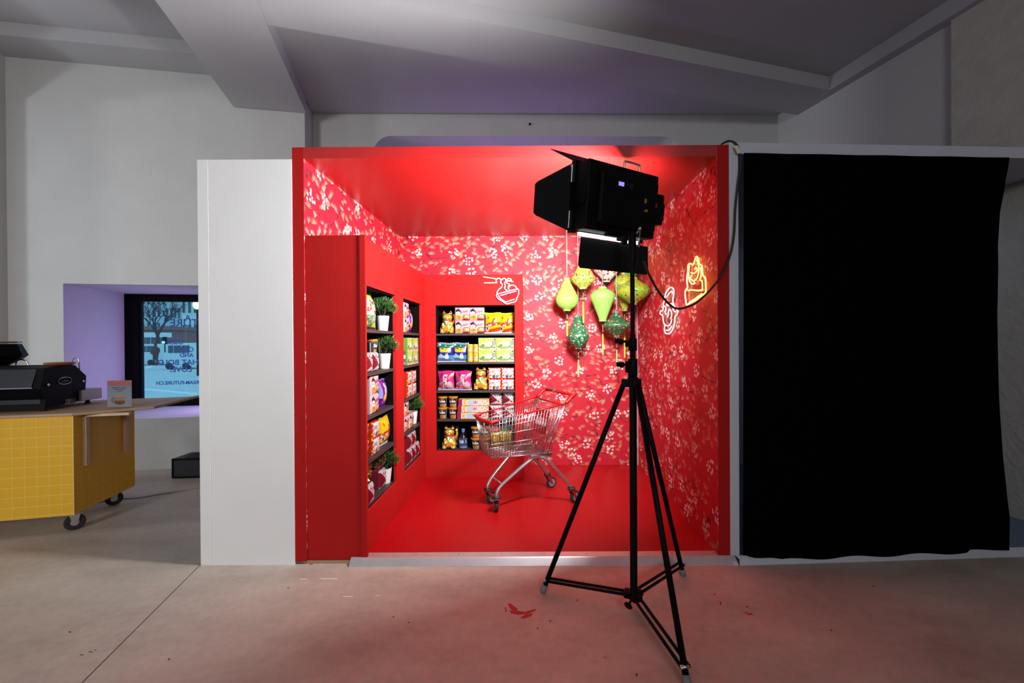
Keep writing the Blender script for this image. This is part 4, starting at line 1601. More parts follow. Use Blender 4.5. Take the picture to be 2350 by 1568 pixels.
def wall_sign(label, col, lines, plate, off=0.014, r=0.0056):
    t = thing('neon_sign', label, 'neon sign', tuple(zr(plate[0])))
    I = T(*[-c for c in t.location])
    for i, s in enumerate(lines):
        neon('outline_tube' if i == 0 else 'inner_tube', s, col, t, zr, I, r if i == 0 else r * 0.85, smooth=4)
    pl = [zr(p) for p in plate]
    n = len(pl)
    MB().at(I).add([tuple(p + Vector((off, 0, 0))) for p in pl] + [tuple(p + Vector((off + 0.004, 0, 0))) for p in pl],
                   [tuple(range(n)), tuple(range(2 * n - 1, n - 1, -1))] + [(i, n + i, n + (i + 1) % n, (i + 1) % n) for i in range(n)]).build('backing_plate', M_acrylic, t)
    for q in (0, n // 2):
        a = pl[q]
        MB().at(I).tube([tuple(a), tuple(a + Vector((0.022, 0, 0)))], 0.005, 8).build('stand_off', M_steel, t)
    return t


wall_sign('glowing orange neon sign high on the wallpapered side wall', M_neon_orange, [
    [(622, 915), (605, 790), (606, 705), (638, 650), (628, 560), (632, 480), (642, 420), (647, 320), (682, 296), (722, 312), (750, 235), (775, 190), (800, 235), (812, 305), (850, 332), (868, 470), (903, 512), (908, 620), (908, 730), (860, 768), (740, 858), (625, 915)],
    [(662, 325), (655, 450), (664, 545), (705, 600), (745, 590), (730, 560), (775, 520), (800, 440), (802, 330), (775, 240)],
    [(690, 430), (735, 442), (780, 395), (760, 350), (745, 385)],
    [(830, 350), (842, 450), (822, 540), (855, 560), (862, 680)],
    [(640, 700), (700, 690), (790, 700), (862, 690)],
    [(660, 880), (740, 830), (850, 750)], [(700, 470), (680, 520), (720, 555)]],
    [(622, 915), (605, 700), (640, 420), (647, 320), (775, 190), (850, 332), (905, 520), (908, 730)])
wall_sign('white neon sign low on the wallpapered side wall behind the cable', M_neon_white, [
    [(290, 850), (310, 745), (350, 675), (395, 652), (428, 680), (430, 760), (418, 850), (440, 930), (470, 975), (494, 1020), (470, 1070), (450, 1100), (440, 1200), (412, 1290), (370, 1338), (322, 1343), (292, 1300), (300, 1212), (280, 1180), (265, 1080), (228, 1050), (238, 1010), (270, 990), (276, 905), (290, 850)],
    [(322, 800), (358, 745), (400, 712), (412, 745)], [(330, 905), (360, 925), (395, 890), (418, 930), (430, 1000), (470, 1020)],
    [(340, 1100), (358, 1005), (380, 985), (402, 1060), (388, 1120)], [(300, 1205), (340, 1232), (382, 1200), (402, 1130)],
    [(312, 1292), (352, 1296), (400, 1240)], [(290, 930), (312, 960), (300, 1020), (320, 1060)]],
    [(292, 1300), (265, 1080), (228, 1030), (290, 850), (395, 652), (430, 760), (494, 1020), (412, 1290)], r=0.0046)

# ------------------------------------------------------------------ silk lanterns
M_silk = mat('lantern_silk', attr=True, gain=0.75, rough=0.34, spec=0.55, sheen=0.3, bump=0.05, bscale=300)


def silk(name, base, dots=None, scale=30.0, thr=0.36, base2=None):
    """glossy lantern silk, printed with small flowers when dots are given"""
    m = mat(name, base, 0.33, spec=0.45, sheen=0.0)
    nt = m.node_tree
    b = nt.nodes['Principled BSDF']
    b.inputs['Anisotropic'].default_value = 0.85
    tg = nt.nodes.new('ShaderNodeTangent')
    tg.direction_type, tg.axis = 'RADIAL', 'Z'
    nt.links.new(tg.outputs[0], b.inputs['Tangent'])
    if not dots:
        return m
    tc = [n for n in nt.nodes if n.type == 'TEX_COORD'][0]
    last = None
    for k, (sc, th_) in enumerate(((scale, thr), (scale * 1.9, thr * 0.72))):
        v = nt.nodes.new('ShaderNodeTexVoronoi')
        v.inputs['Scale'].default_value = sc
        nt.links.new(tc.outputs['Object'], v.inputs['Vector'])
        se = nt.nodes.new('ShaderNodeSeparateColor')
        nt.links.new(v.outputs['Color'], se.inputs[0])
        cr = nt.nodes.new('ShaderNodeValToRGB')
        cr.color_ramp.interpolation = 'CONSTANT'
        cr.color_ramp.elements[0].color = (*dots[0], 1)
        cr.color_ramp.elements[1].position = 1 / len(dots)
        cr.color_ramp.elements[1].color = (*dots[1 % len(dots)], 1)
        for i in range(2, len(dots)):
            e = cr.color_ramp.elements.new(i / len(dots))
            e.color = (*dots[i], 1)
        nt.links.new(se.outputs[0], cr.inputs[0])
        nz = nt.nodes.new('ShaderNodeTexNoise')
        nz.inputs['Scale'].default_value = sc * 4
        nt.links.new(tc.outputs['Object'], nz.inputs['Vector'])
        ad_ = nt.nodes.new('ShaderNodeMath')
        ad_.operation = 'MULTIPLY_ADD'
        ad_.inputs[1].default_value = 0.45
        nt.links.new(nz.outputs['Fac'], ad_.inputs[0])
        nt.links.new(v.outputs['Distance'], ad_.inputs[2])
        lt2 = nt.nodes.new('ShaderNodeMath')
        lt2.operation = 'LESS_THAN'
        lt2.inputs[1].default_value = th_ + 0.225
        nt.links.new(ad_.outputs[0], lt2.inputs[0])
        mx_ = nt.nodes.new('ShaderNodeMix')
        mx_.data_type = 'RGBA'
        nt.links.new(lt2.outputs[0], mx_.inputs[0])
        if last is None:
            mx_.inputs[6].default_value = (*base, 1)
        else:
            nt.links.new(last, mx_.inputs[6])
        nt.links.new(cr.outputs[0], mx_.inputs[7])
        last = mx_.outputs[2]
    nt.links.new(last, b.inputs['Base Color'])
    return m


def plain(c1, c2):
    return silk('silk_%d_%d_%d' % tuple(int(c * 999) for c in c1), tuple(c * 0.8 for c in c1))


def floral(base, dots, dens=0.5, nu=22, nv=16, base2=None):
    return silk('flowered_silk_%d_%d' % (int(base[1] * 999), len(MATS)), tuple(c * 0.8 for c in base), [tuple(c * 0.8 for c in d) for d in dots], 20.0 + nu * 0.5, 0.22 + dens * 0.26)


M_bead = mat('black_bead', (0.006, 0.006, 0.006), 0.2, spec=0.6)
M_cord = mat('hanging_cord', attr=True, gain=0.8, rough=0.8)


def lantern(label, cx, ytop, ybot, Y, prof, colf, cordcol, tassel=None, capcol=None, n=96, m=44, beads=True, cordtop=None):
    """prof: list of (fraction from the bottom, half width in photo pixels)"""
    p = W(cx, (ytop + ybot) / 2, Y)
    k = Y / F_PX
    H = (ybot - ytop) * k
    base = p - Vector((0, 0, H / 2))
    t = thing('silk_lantern', label, 'lantern', tuple(base), 0, 'hanging silk lanterns')
    fr_ = [q[0] for q in prof]
    sm = smoothpath([(q[0], q[1], 0) for q in prof], 6)
    pr = [(max(0.002, q.y * k), q.x * H) for q in sm]
    # resample
    rs = []
    for i in range(m + 1):
        z = H * i / m
        for a, b in zip(pr[:-1], pr[1:]):
            if a[1] <= z <= b[1] + 1e-9:
                f = 0 if b[1] - a[1] < 1e-9 else (z - a[1]) / (b[1] - a[1])
                rs.append((a[0] + (b[0] - a[0]) * f, z))
                break
    mb = MB().lathe(rs, n, wob=lambda a, z: 1 - 0.022 * abs(math.sin(a * 8)))
    mb.build('shade', colf, t, smooth='all')
    r0, r1 = rs[0][0], rs[-1][0]
    MB().lathe([(r0 * 0.95, -0.010), (r0 * 1.08, -0.009), (r0 * 1.08, 0.004), (r0 * 0.98, 0.005)], 24).build('bottom_ring', colf, t, smooth=True)
    MB().lathe([(r1 * 0.98, H - 0.005), (r1 * 1.08, H - 0.004), (r1 * 1.08, H + 0.012), (r1 * 0.95, H + 0.013)], 24).build('top_ring', colf, t, smooth=True)
    zc = (cordtop if cordtop else ZT) - base.z
    cd = MB()
    cd.tube([(0, 0, H + 0.05), (0, 0, zc)], 0.0038, 6, col=cordcol)
    for an in (0, 2.1, 4.2):
        cd.tube([(r1 * 0.9 * math.cos(an), r1 * 0.9 * math.sin(an), H), (0, 0, H + 0.055)], 0.0012, 5, col=S(220, 200, 200))
    cd.build('cord', M_cord, t)
    MB().lathe([(0.004, -0.042), (0.008, -0.034), (0.018, -0.018), (0.016, -0.008)], 16).build('finial', M_bead, t, smooth=True)
    if tassel:
        y0, y1, tc = tassel
        z0, z1 = W(cx, y0, Y).z - base.z, W(cx, y1, Y).z - base.z
        MB().tube([(0, 0, -0.04), (0, 0, z0)], 0.0022, 6, col=S(206, 180, 120)).build('tassel_cord', M_cord, t)
        MB().ball((0, 0, z0 + 0.012), 0.0085, 12).build('bead', M_bead, t, smooth=True)
        ts = MB()
        for q in range(9):
            a = 2 * PI * q / 9
            ts.tube([(0.003 * math.cos(a), 0.003 * math.sin(a), z0), (0.006 * math.cos(a), 0.006 * math.sin(a), (z0 + z1) / 2), (0.0055 * math.cos(a + .3), 0.0055 * math.sin(a + .3), z1 + 0.006 * hsh(q, 1))], 0.0026, 5, col=tc)
        ts.build('tassel', M_cord, t, kind='stuff')
    return t


LG, LG2 = S(152, 226, 92), S(130, 200, 76)
GRN = S(0, 106, 66)
TY, TG = S(240, 222, 70), S(150, 220, 120)
lantern('plain pale green teardrop lantern hanging furthest from the corner', 1301, 642, 712, 4.22, [(0, 8), (0.05, 13), (0.12, 20), (0.25, 25.5), (0.38, 26.5), (0.57, 21), (0.8, 12.5), (1, 7)], plain(LG, LG2), S(120, 196, 150), (737, 772, TY))
conf = [S(214, 96, 40), S(40, 80, 150), S(240, 170, 190), S(40, 150, 110), S(230, 150, 40), S(60, 50, 60)]
lantern('multicoloured flowered lantern with a pointed top, half behind the barn door', 1338, 592, 662, 4.10, [(0, 8), (0.08, 14), (0.20, 24), (0.32, 28), (0.42, 24), (0.62, 16), (0.85, 8), (1, 4)], floral(S(176, 204, 70), conf, 0.72, 44, 30, S(200, 214, 110)), S(70, 50, 80), (693, 742, TY))
lantern('white lantern with red flowers, mostly hidden by the lower barn door', 1392, 572, 646, 4.34, [(0, 7), (0.15, 18), (0.45, 36), (0.65, 38), (0.85, 26), (1, 9)], floral(S(236, 226, 206), [S(196, 30, 40), S(60, 90, 50), S(196, 30, 40)], 0.5, 16, 9), S(90, 70, 70), None)
lantern('plain pale green lantern tapering to the bottom, beside the tall stand', 1383, 662, 736, 4.16, [(0, 8), (0.03, 8.5), (0.2, 13), (0.5, 22), (0.66, 27.5), (0.78, 28), (0.9, 22), (0.96, 13), (1, 9)], plain(S(146, 226, 100), S(126, 200, 80)), S(200, 150, 160), (767, 815, TY))
lantern('dark green flowered teardrop lantern hanging lowest, under the pale one', 1327, 728, 799, 4.22, [(0, 7), (0.06, 12), (0.15, 19), (0.3, 24), (0.42, 24), (0.6, 19), (0.8, 13), (1, 8.5)], floral(GRN, [S(230, 170, 150), S(200, 50, 60), S(240, 210, 190)], 0.30, 34, 20, S(4, 124, 80)), S(180, 140, 150), (826, 866, TG))
lantern('dark green lantern with red flowers, flat and wide like a spinning top', 1415, 720, 773, 4.20, [(0, 7), (0.06, 10), (0.2, 20), (0.38, 32), (0.5, 34), (0.62, 30), (0.8, 16), (0.92, 10), (1, 7.5)], floral(GRN, [S(206, 40, 56), S(226, 170, 140), S(190, 60, 60)], 0.38, 34, 13, S(4, 100, 64)), S(160, 200, 150), (803, 846, TG))
org = [S(224, 120, 30), S(206, 160, 30), S(60, 100, 60), S(230, 140, 60), S(40, 70, 140)]
lantern('big flattened green lantern covered in small orange flowers', 1454, 640, 698, 4.06, [(0, 7), (0.1, 15), (0.28, 31), (0.5, 38), (0.72, 31), (0.9, 15), (1, 7)], floral(S(130, 176, 40), org, 0.62, 46, 24, S(160, 196, 60)), S(120, 196, 150), None)
lantern('olive lantern tapering downwards behind the big flattened one', 1433, 630, 712, 4.30, [(0, 6), (0.2, 11), (0.5, 19), (0.72, 25), (0.9, 20), (1, 8)], floral(S(150, 176, 60), org, 0.5, 40, 26), S(110, 190, 140), (748, 822, S(190, 220, 50)))
lantern('bright green lantern showing only its pointed base under the barn door', 1449, 574, 642, 4.37, [(0, 5), (0.2, 13), (0.45, 24), (0.66, 29), (0.85, 20), (1, 8)], plain(S(70, 200, 40), S(50, 170, 30)), S(110, 170, 120), None)

# ------------------------------------------------------------------ shopping trolley
O_ = Vector((-0.300, 3.338))
tro = thing('shopping_trolley', 'empty wire shopping trolley with red handle on the booth floor', 'trolley', (O_.x, O_.y, ZF), math.radians(26.8))
ZR = 0.0


def tpart(name, mb, m, smooth=True, kind=None, parent=None):
    return mb.build(name, m, parent or tro, smooth=smooth, kind=kind)


for s in (-1, 1):
    path = smoothpath([(0.0, s * .096, .135), (0.004, s * .097, .165), (0.035, s * .103, .212), (0.12, s * .123, .285), (0.25, s * .152, .385), (0.325, s * .168, .418), (0.395, s * .182, .395), (0.47, s * .19, .315), (0.60, s * .201, .165), (0.612, s * .202, .140)], 5)
    tpart('leg_tube', MB().tube(path, 0.0155, 12), M_zinc, 'all')
tpart('cross_bar', MB().tube([(0.045, -.105, .222), (0.045, .105, .222)], 0.0075, 10), M_zinc, 'all')
tpart('cross_bar', MB().tube([(0.33, -.165, .40), (0.33, .165, .40)], 0.009, 10), M_zinc, 'all')

for (u, v, rz) in ((0.0, -.096, 75), (0.0, .096, 25), (0.625, -.202, 20), (0.625, .202, 5)):
    Mx = T(u, v, 0) @ R(rz, 'Z')
    c_ = MB().at(Mx)
    for s in (-1, 1):
        c_.add([(-0.018, s * 0.018, 0.112), (0.018, s * 0.018, 0.112), (0.050, s * 0.018, 0.045), (0.034, s * 0.018, 0.040), (-0.018, s * 0.021, 0.112), (0.018, s * 0.021, 0.112), (0.050, s * 0.021, 0.045), (0.034, s * 0.021, 0.040)],
               [(0, 1, 2, 3), (7, 6, 5, 4), (0, 4, 5, 1), (1, 5, 6, 2), (2, 6, 7, 3), (3, 7, 4, 0)])
    c_.box((-0.02, -0.021, 0.110), (0.02, 0.021, 0.116)).lathe([(0.014, 0.114), (0.014, 0.150)], 14)
    fork = tpart('caster_fork', c_, M_steel, False)
    w_ = MB().at(Mx @ T(0.042, 0, 0.050) @ R(90, 'X'))
    w_.lathe([(0.030, -0.013), (0.046, -0.013), (0.050, -0.008), (0.050, 0.008), (0.046, 0.013), (0.030, 0.013)], 26)
    tpart('tyre', w_, M_rubber, True, parent=fork)
    w_ = MB().at(Mx @ T(0.042, 0, 0.050) @ R(90, 'X')).lathe([(0.006, -0.016), (0.034, -0.0145), (0.034, 0.0145), (0.006, 0.016)], 22)
    tpart('wheel_hub', w_, M_greyrubber, True, parent=fork)
    ring = [(0.024 * math.cos(2 * PI * k / 20), 0.024 * math.sin(2 * PI * k / 20), 0.128) for k in range(20)]
    tpart('bumper_ring', MB().at(Mx).tube(ring, 0.0105, 8, True).lathe([(0.0245, 0.120), (0.0245, 0.137)], 18), M_rubber, 'all', parent=fork)


def side_pt(s, a, b):
    """a: 0 front .. 1 rear, b: 0 base .. 1 rim; s = -1 camera side, +1 far side"""
    bu, bv, bz = -0.045 + 0.485 * a, 0.13 + 0.07 * a, 0.452 - 0.012 * a
    tu, tv, tz = -0.075 + 0.62 * a, 0.172 + 0.07 * a, 0.735 + 0.105 * a
    return (bu + (tu - bu) * b, s * (bv + (tv - bv) * b), bz + (tz - bz) * b)


def back_pt(c, b):
    p, q = side_pt(-1, 1, b), side_pt(1, 1, b)
    return (p[0], p[1] + (q[1] - p[1]) * c, p[2])


def front_pt(c, b):
    p, q = side_pt(-1, 0, b), side_pt(1, 0, b)
    bow = -0.018 * math.sin(PI * c)
    return (p[0] + bow, p[1] + (q[1] - p[1]) * c, p[2])


RW = 0.0025
M_wire = mat('zinc_wire', (0.40, 0.40, 0.42), 0.34, metal=1.0)
M_plate = mat('red_advert_plastic', (0.24, 0.002, 0.004), 0.45, spec=0.25)
for s in (-1, 1):
    m_ = MB()
    for k in range(23):
        a = (k + 0.5) / 23
        m_.tube([side_pt(s, a, 0), side_pt(s, a, 1)], RW * 0.8, 5)
    for b, r in ((0.0, 0.0040), (0.10, RW), (0.36, RW), (0.60, 0.0028), (0.80, RW), (0.90, RW)):
        m_.tube([side_pt(s, 0, b), side_pt(s, 1, b)], r, 6)
    m_.tube([side_pt(s, 0.80, 0.0), side_pt(s, 0.985, 1.0)], 0.0045, 8).tube([side_pt(s, 0.92, 0.0), side_pt(s, 1.0, 1.0)], 0.0045, 8)
    tpart('basket_side', m_, M_wire, 'all', 'stuff')
    rim = MB().tube([side_pt(s, 0, 1), side_pt(s, 1, 1)], 0.0048, 8)
    tpart('basket_rim', rim, M_steel, 'all')
    slv = MB().tube([side_pt(s, 0.03 if s > 0 else 0.42, 1.0), side_pt(s, 1, 1.0)], 0.0066, 8)
    tpart('red_sleeve', slv, M_redplastic, 'all')
m_ = MB()
for k in range(13):
    c = (k + 0.5) / 13
    m_.tube([front_pt(c, 0), front_pt(c, 1)], RW * 0.8, 5)
for b in (0, 0.1, 0.36, 0.6, 0.8, 0.95):
    m_.tube([front_pt(i / 8, b) for i in range(9)], 0.0026, 6)
tpart('basket_front', m_, M_wire, 'all', 'stuff')
m_ = MB()
for k in range(25):
    a = k / 24
    p, q = side_pt(-1, a, 0), side_pt(1, a, 0)
    m_.tube([p, q], RW * 0.8, 5)
for k in range(13):
    c = k / 12
    p0_, p1_ = side_pt(-1, 0, 0), side_pt(-1, 1, 0)
    m_.tube([(p0_[0], p0_[1] * (1 - 2 * c), p0_[2] - 0.003), (p1_[0], p1_[1] * (1 - 2 * c), p1_[2] - 0.003)], RW, 5)
tpart('basket_base', m_, M_wire, 'all', 'stuff')
m_ = MB()
for k in range(17):
    c = 0.06 + 0.88 * k / 16
    q = back_pt(c, 0.94)
    p = back_pt(c, 0.04)
    m_.tube([(p[0] - 0.01, p[1], p[2]), (q[0] - 0.03, q[1], q[2])], RW * 0.85, 5)
for b in (0.04, 0.3, 0.62, 0.94):
    q0_, q1_ = back_pt(0.06, b), back_pt(0.94, b)
    o_ = 0.01 + 0.02 * b
    m_.tube([(q0_[0] - o_, q0_[1], q0_[2]), (q1_[0] - o_, q1_[1], q1_[2])], 0.0032, 6)
tpart('back_flap', m_, M_wire, 'all', 'stuff')
# red advert plate on the flap with five white bottle outlines
e0, e1, e2, e3 = back_pt(0.26, 0.32), back_pt(0.80, 0.32), back_pt(0.80, 0.80), back_pt(0.26, 0.80)
pv = [Vector(e) - Vector((0.036, 0, 0)) for e in (e0, e1, e2, e3)]
pm = MB().add([tuple(p) for p in pv] + [tuple(p - Vector((0.006, 0, 0))) for p in pv], [(0, 1, 2, 3), (7, 6, 5, 4), (0, 4, 5, 1), (1, 5, 6, 2), (2, 6, 7, 3), (3, 7, 4, 0)])
plate = tpart('advert_plate', pm, M_plate, False)
pm = MB()
for side_off in (-0.0068, 0.0008):
    for k in range(5):
        c = 0.15 + 0.17 * k

        def on(cc, bb):
            a = pv[0] + (pv[1] - pv[0]) * cc
            b = pv[3] + (pv[2] - pv[3]) * cc
            return tuple(a + (b - a) * bb + Vector((side_off, 0, 0)))
        pm.tube([on(c - .04, .34), on(c + .04, .34), on(c + .045, .48), on(c + .015, .56), on(c + .015, .66), on(c - .015, .66), on(c - .015, .56), on(c - .045, .48)], 0.0015, 4, True, S(250, 235, 235))
        pm.tube([on(c, .38), on(c, .50)], 0.003, 4, False, S(250, 235, 235))
tpart('print', pm, M_print, False, 'stuff', plate)
# red front bumper
fb = [side_pt(-1, 0.10, 0.99), side_pt(-1, 0.02, 0.99)] + [front_pt(i / 10, 0.98) for i in range(11)] + [side_pt(1, 0.02, 0.99), side_pt(1, 0.08, 0.99)]
tpart('front_bumper', MB().tube(smoothpath(fb, 3), 0.0135, 8, flat=1.2), M_redplastic, 'all')
# handle
HU, HZ = 0.635, 0.905
tpart('handle', MB().tube([(HU, -.245, HZ), (HU, .245, HZ)], 0.0125, 12), M_redplastic, 'all')
for s in (-1, 1):
    tpart('handle_arm', MB().tube(smoothpath([(HU, s * .243, HZ), (HU - 0.03, s * .243, HZ - 0.012), (0.575, s * .243, HZ - 0.042), (0.548, s * .242, 0.845)], 4), 0.0135, 10), M_redplastic, 'all')
    tpart('handle_bracket', MB().tube(smoothpath([(0.60, s * .243, HZ - 0.03), (0.585, s * .244, 0.80), (0.555, s * .243, 0.775), (0.535, s * .241, 0.80)], 4), 0.0042, 8), M_steel, 'all')
tpart('lower_bar', MB().tube([(0.555, -.22, 0.825), (0.555, .22, 0.825)], 0.007, 10), M_redplastic, 'all')
tpart('child_seat_loop', MB().tube(smoothpath([(0.53, -.14, 0.80), (0.58, -.13, 0.84), (0.585, .0, 0.85), (0.58, .13, 0.84), (0.53, .14, 0.80)], 4), 0.003, 6), M_steel, 'all')
tpart('coin_lock', MB().bbox((HU - 0.02, 0.06, HZ - 0.012), (HU + 0.016, 0.10, HZ + 0.022), 0.005), M_steel, False)
for s in (-1, 1):
    tpart('basket_bracket', MB().bbox((0.26, s * .175 - 0.012, 0.412), (0.455, s * .175 + 0.012, 0.445), 0.006), M_zinc, False)

# ------------------------------------------------------------------ tripod stand
HUB = Vector((0.533, 2.126, 0))
st = thing('light_stand', 'tall black tripod stand in front of the booth', 'stand', tuple(HUB))
LEGS = [Vector((-.445, .156, 0)), Vector((.357, .306, 0)), Vector((.089, -.463, 0))]
MB().lathe([(0.0185, 0.06), (0.0195, 0.07), (0.0185, 0.075), (0.0185, 1.16), (0.0165, 1.165)], 20).build('column', M_black, st, smooth=True)
MB().lathe([(0.0145, 1.15), (0.0145, 1.42)], 18).build('middle_tube', M_black, st, smooth=True)
MB().lathe([(0.0115, 1.38), (0.0115, 1.83)], 18).build('upper_tube', M_black, st, smooth=True)
cl = MB().lathe([(0.022, 1.155), (0.027, 1.16), (0.027, 1.20), (0.022, 1.205)], 20)
for d in LEGS:
    n_ = d.normalized()
    q = Vector((-n_.y, n_.x, 0))
    cl.at(Matrix(((n_.x, q.x, 0, 0), (n_.y, q.y, 0, 0), (0, 0, 1, 0), (0, 0, 0, 1)))).bbox((0.015, -0.016, 1.150), (0.056, 0.016, 1.190), 0.004)
cl.at().build('leg_collar', M_black, st, smooth=True)
for (z0, z1, r, ang, kz) in ((1.205, 1.295, 0.0245, 200, 1.268), (1.335, 1.400, 0.0215, 150, 1.385)):
    lk = MB().lathe([(r - .003, z0), (r, z0 + 0.004), (r, z1 - 0.004), (r - .003, z1)], 20)
    lk.at(R(ang, 'Z')).bbox((r - 0.004, -0.010, z0 + 0.02), (r + 0.016, 0.010, z1 - 0.012), 0.003)
    o = lk.at().build('tube_lock', M_black, st, smooth=True)
    kb = MB().at(R(ang, 'Z') @ T(r + 0.012, 0, kz) @ R(100, 'Y')).lathe([(0.007, -0.004), (0.007, 0.02), (0.013, 0.024), (0.013, 0.036), (0.009, 0.040)], 14)
    kb.at(R(ang, 'Z') @ T(r + 0.05, 0, kz)).bbox((-0.022, -0.006, -0.012), (0.022, 0.006, 0.012), 0.005)
    kb.at().build('knob', M_black, o, smooth=True)
for d in LEGS:
    n_ = d.normalized()
    top, joint, foot = n_ * 0.046 + Vector((0, 0, 1.165)), d + Vector((0, 0, 0.075)), d * 1.032 + Vector((0, 0, 0.014))
    lg = MB().tube([top, foot], 0.0135, 14).build('leg', M_black, st, smooth='all')
    ax = (foot - top).normalized()
    MB().tube([foot - ax * 0.035, foot + ax * 0.005, foot + ax * 0.013], [0.016, 0.018, 0.015], 14).build('rubber_foot', M_greyrubber, lg, smooth='all')
    q = Vector((-n_.y, n_.x, 0))
    MB().tube([joint - q * 0.022, joint + q * 0.022], 0.008, 10).build('bolt', M_steel, lg, smooth='all')
    br_ = MB()
    for s in (-1, 1):
        br_.tube([n_ * 0.038 + q * s * 0.016 + Vector((0, 0, 0.085)), joint + q * s * 0.016], 0.0075, 8)
    br_.tube([n_ * 0.06 + q * 0.016 + Vector((0, 0, 0.084)), n_ * 0.06 - q * 0.016 + Vector((0, 0, 0.084))], 0.004, 6)
    br_.build('brace', M_black, st, smooth='all')
hb = MB().lathe([(0.021, 0.060), (0.029, 0.066), (0.029, 0.100), (0.021, 0.106)], 20)
for d in LEGS:
    n_ = d.normalized()
    q = Vector((-n_.y, n_.x, 0))
    hb.at(Matrix(((n_.x, q.x, 0, 0), (n_.y, q.y, 0, 0), (0, 0, 1, 0), (0, 0, 0, 1)))).bbox((0.02, -0.026, 0.07), (0.048, 0.026, 0.098), 0.003)
hub = hb.at().build('hub', M_black, st, smooth=True)
MB().at(R(225, 'Z') @ T(0.036, 0, 0.06) @ R(120, 'Y')).lathe([(0.006, -0.01), (0.006, 0.012), (0.020, 0.014), (0.022, 0.022), (0.016, 0.028)], 16).build('knob', M_black, hub, smooth=True)
MB().lathe([(0.014, 1.775), (0.0195, 1.780), (0.0205, 1.85), (0.0195, 1.93), (0.014, 1.945)], 18).build('spigot_clamp', M_black, st, smooth=True)
lv = MB().tube([(0.018, -0.012, 1.93), (0.034, -0.022, 1.955), (0.026, -0.026, 1.86)], 0.0055, 8).ball((0.034, -0.022, 1.955), 0.010, 10)
lv.build('clamp_lever', M_steel, st, smooth='all')

# ------------------------------------------------------------------ LED panel light
HC = Vector((0.483, 2.242, 2.133))
lt_ = thing('studio_light', 'black LED panel light with four barn doors on the stand', 'studio light', tuple(HC))
YAW, PIT = 30.0, 7.0
lt_.rotation_euler = (R(YAW, 'Z') @ R(PIT, 'X')).to_euler()
BW, BH, BD = 0.490, 0.342, 0.10
hw, hh, hd = BW / 2, BH / 2, BD / 2
body = MB().bbox((-hw, -hd, -hh), (hw, hd, hh), 0.010)
body.bbox((-hw + 0.06, -hd - 0.035, -hh + 0.03), (hw - 0.03, -hd, hh - 0.05), 0.012)
for k in range(8):
    body.box((-hw + 0.07 + 0.012 * k, -hd - 0.006, -hh + 0.05), (-hw + 0.075 + 0.012 * k, -hd + 0.002, hh - 0.06))
body.build('housing', M_black, lt_)
fr_ = MB()
for lo, hi in (((-hw - 0.012, hd, -hh - 0.012), (-hw + 0.02, hd + 0.03, hh + 0.012)), ((hw - 0.02, hd, -hh - 0.012), (hw + 0.012, hd + 0.03, hh + 0.012)),
               ((-hw + 0.02, hd, hh - 0.012), (hw - 0.02, hd + 0.03, hh + 0.012)), ((-hw + 0.02, hd, -hh - 0.004), (hw - 0.02, hd + 0.012, -hh + 0.008))):
    fr_.box(lo, hi)
fr_.build('front_frame', M_black, lt_)
M_diff = mat('lit_diffuser', (0.9, 0.9, 0.9), 0.5, emit=3.0, ecol=(1.0, 1.0, 1.0))
MB().box((-hw + 0.02, hd + 0.004, -hh - 0.002), (hw - 0.02, hd + 0.010, hh - 0.012)).build('diffuser', M_diff, lt_)
MB().box((-hw + 0.035, hd - 0.006, -hh - 0.024), (hw - 0.02, hd + 0.003, -hh - 0.005)).build('diffuser_edge', M_diff, lt_)


def door(name, along, half0, half1, length, hinge, d, nrm):
    """plate hinged at `hinge`, opening in direction d, wide along `along`"""
    a, d, nrm = Vector(along), Vector(d).normalized(), Vector(nrm)
    h = Vector(hinge)
    c = 0.012
    pts = [h - a * half0, h + a * half0, h + a * half1 + d * (length * 0.45), h + a * (half1 if half1 < half0 else half1) * 1.0 + d * (length - c), h + a * (half1 - c) + d * length,
           h - a * (half1 - c) + d * length, h - a * half1 + d * (length - c), h - a * half1 + d * (length * 0.45)]
    n = len(pts)
    MBd = MB().add([tuple(p) for p in pts] + [tuple(p + nrm * 0.0025) for p in pts],
                   [tuple(range(n)), tuple(range(2 * n - 1, n - 1, -1))] + [(i, n + i, n + (i + 1) % n, (i + 1) % n) for i in range(n)])
    return MBd.build(name, M_blackmatte, lt_)


def taper_door(name, along, half0, half1, length, hinge, d, nrm, m=None):
    a, d, nrm = Vector(along), Vector(d).normalized(), Vector(nrm)
    h = Vector(hinge)
    c = 0.014
    pts = [h - a * half0, h + a * half0, h + a * half1 + d * (length - c), h + a * (half1 - c) + d * length, h - a * (half1 - c) + d * length, h - a * half1 + d * (length - c)]
    n = len(pts)
    return MB().add([tuple(p) for p in pts] + [tuple(p + nrm * 0.0025) for p in pts],
                    [tuple(range(n)), tuple(range(2 * n - 1, n - 1, -1))] + [(i, n + i, n + (i + 1) % n, (i + 1) % n) for i in range(n)]).build(name, M_blackmatte, lt_)


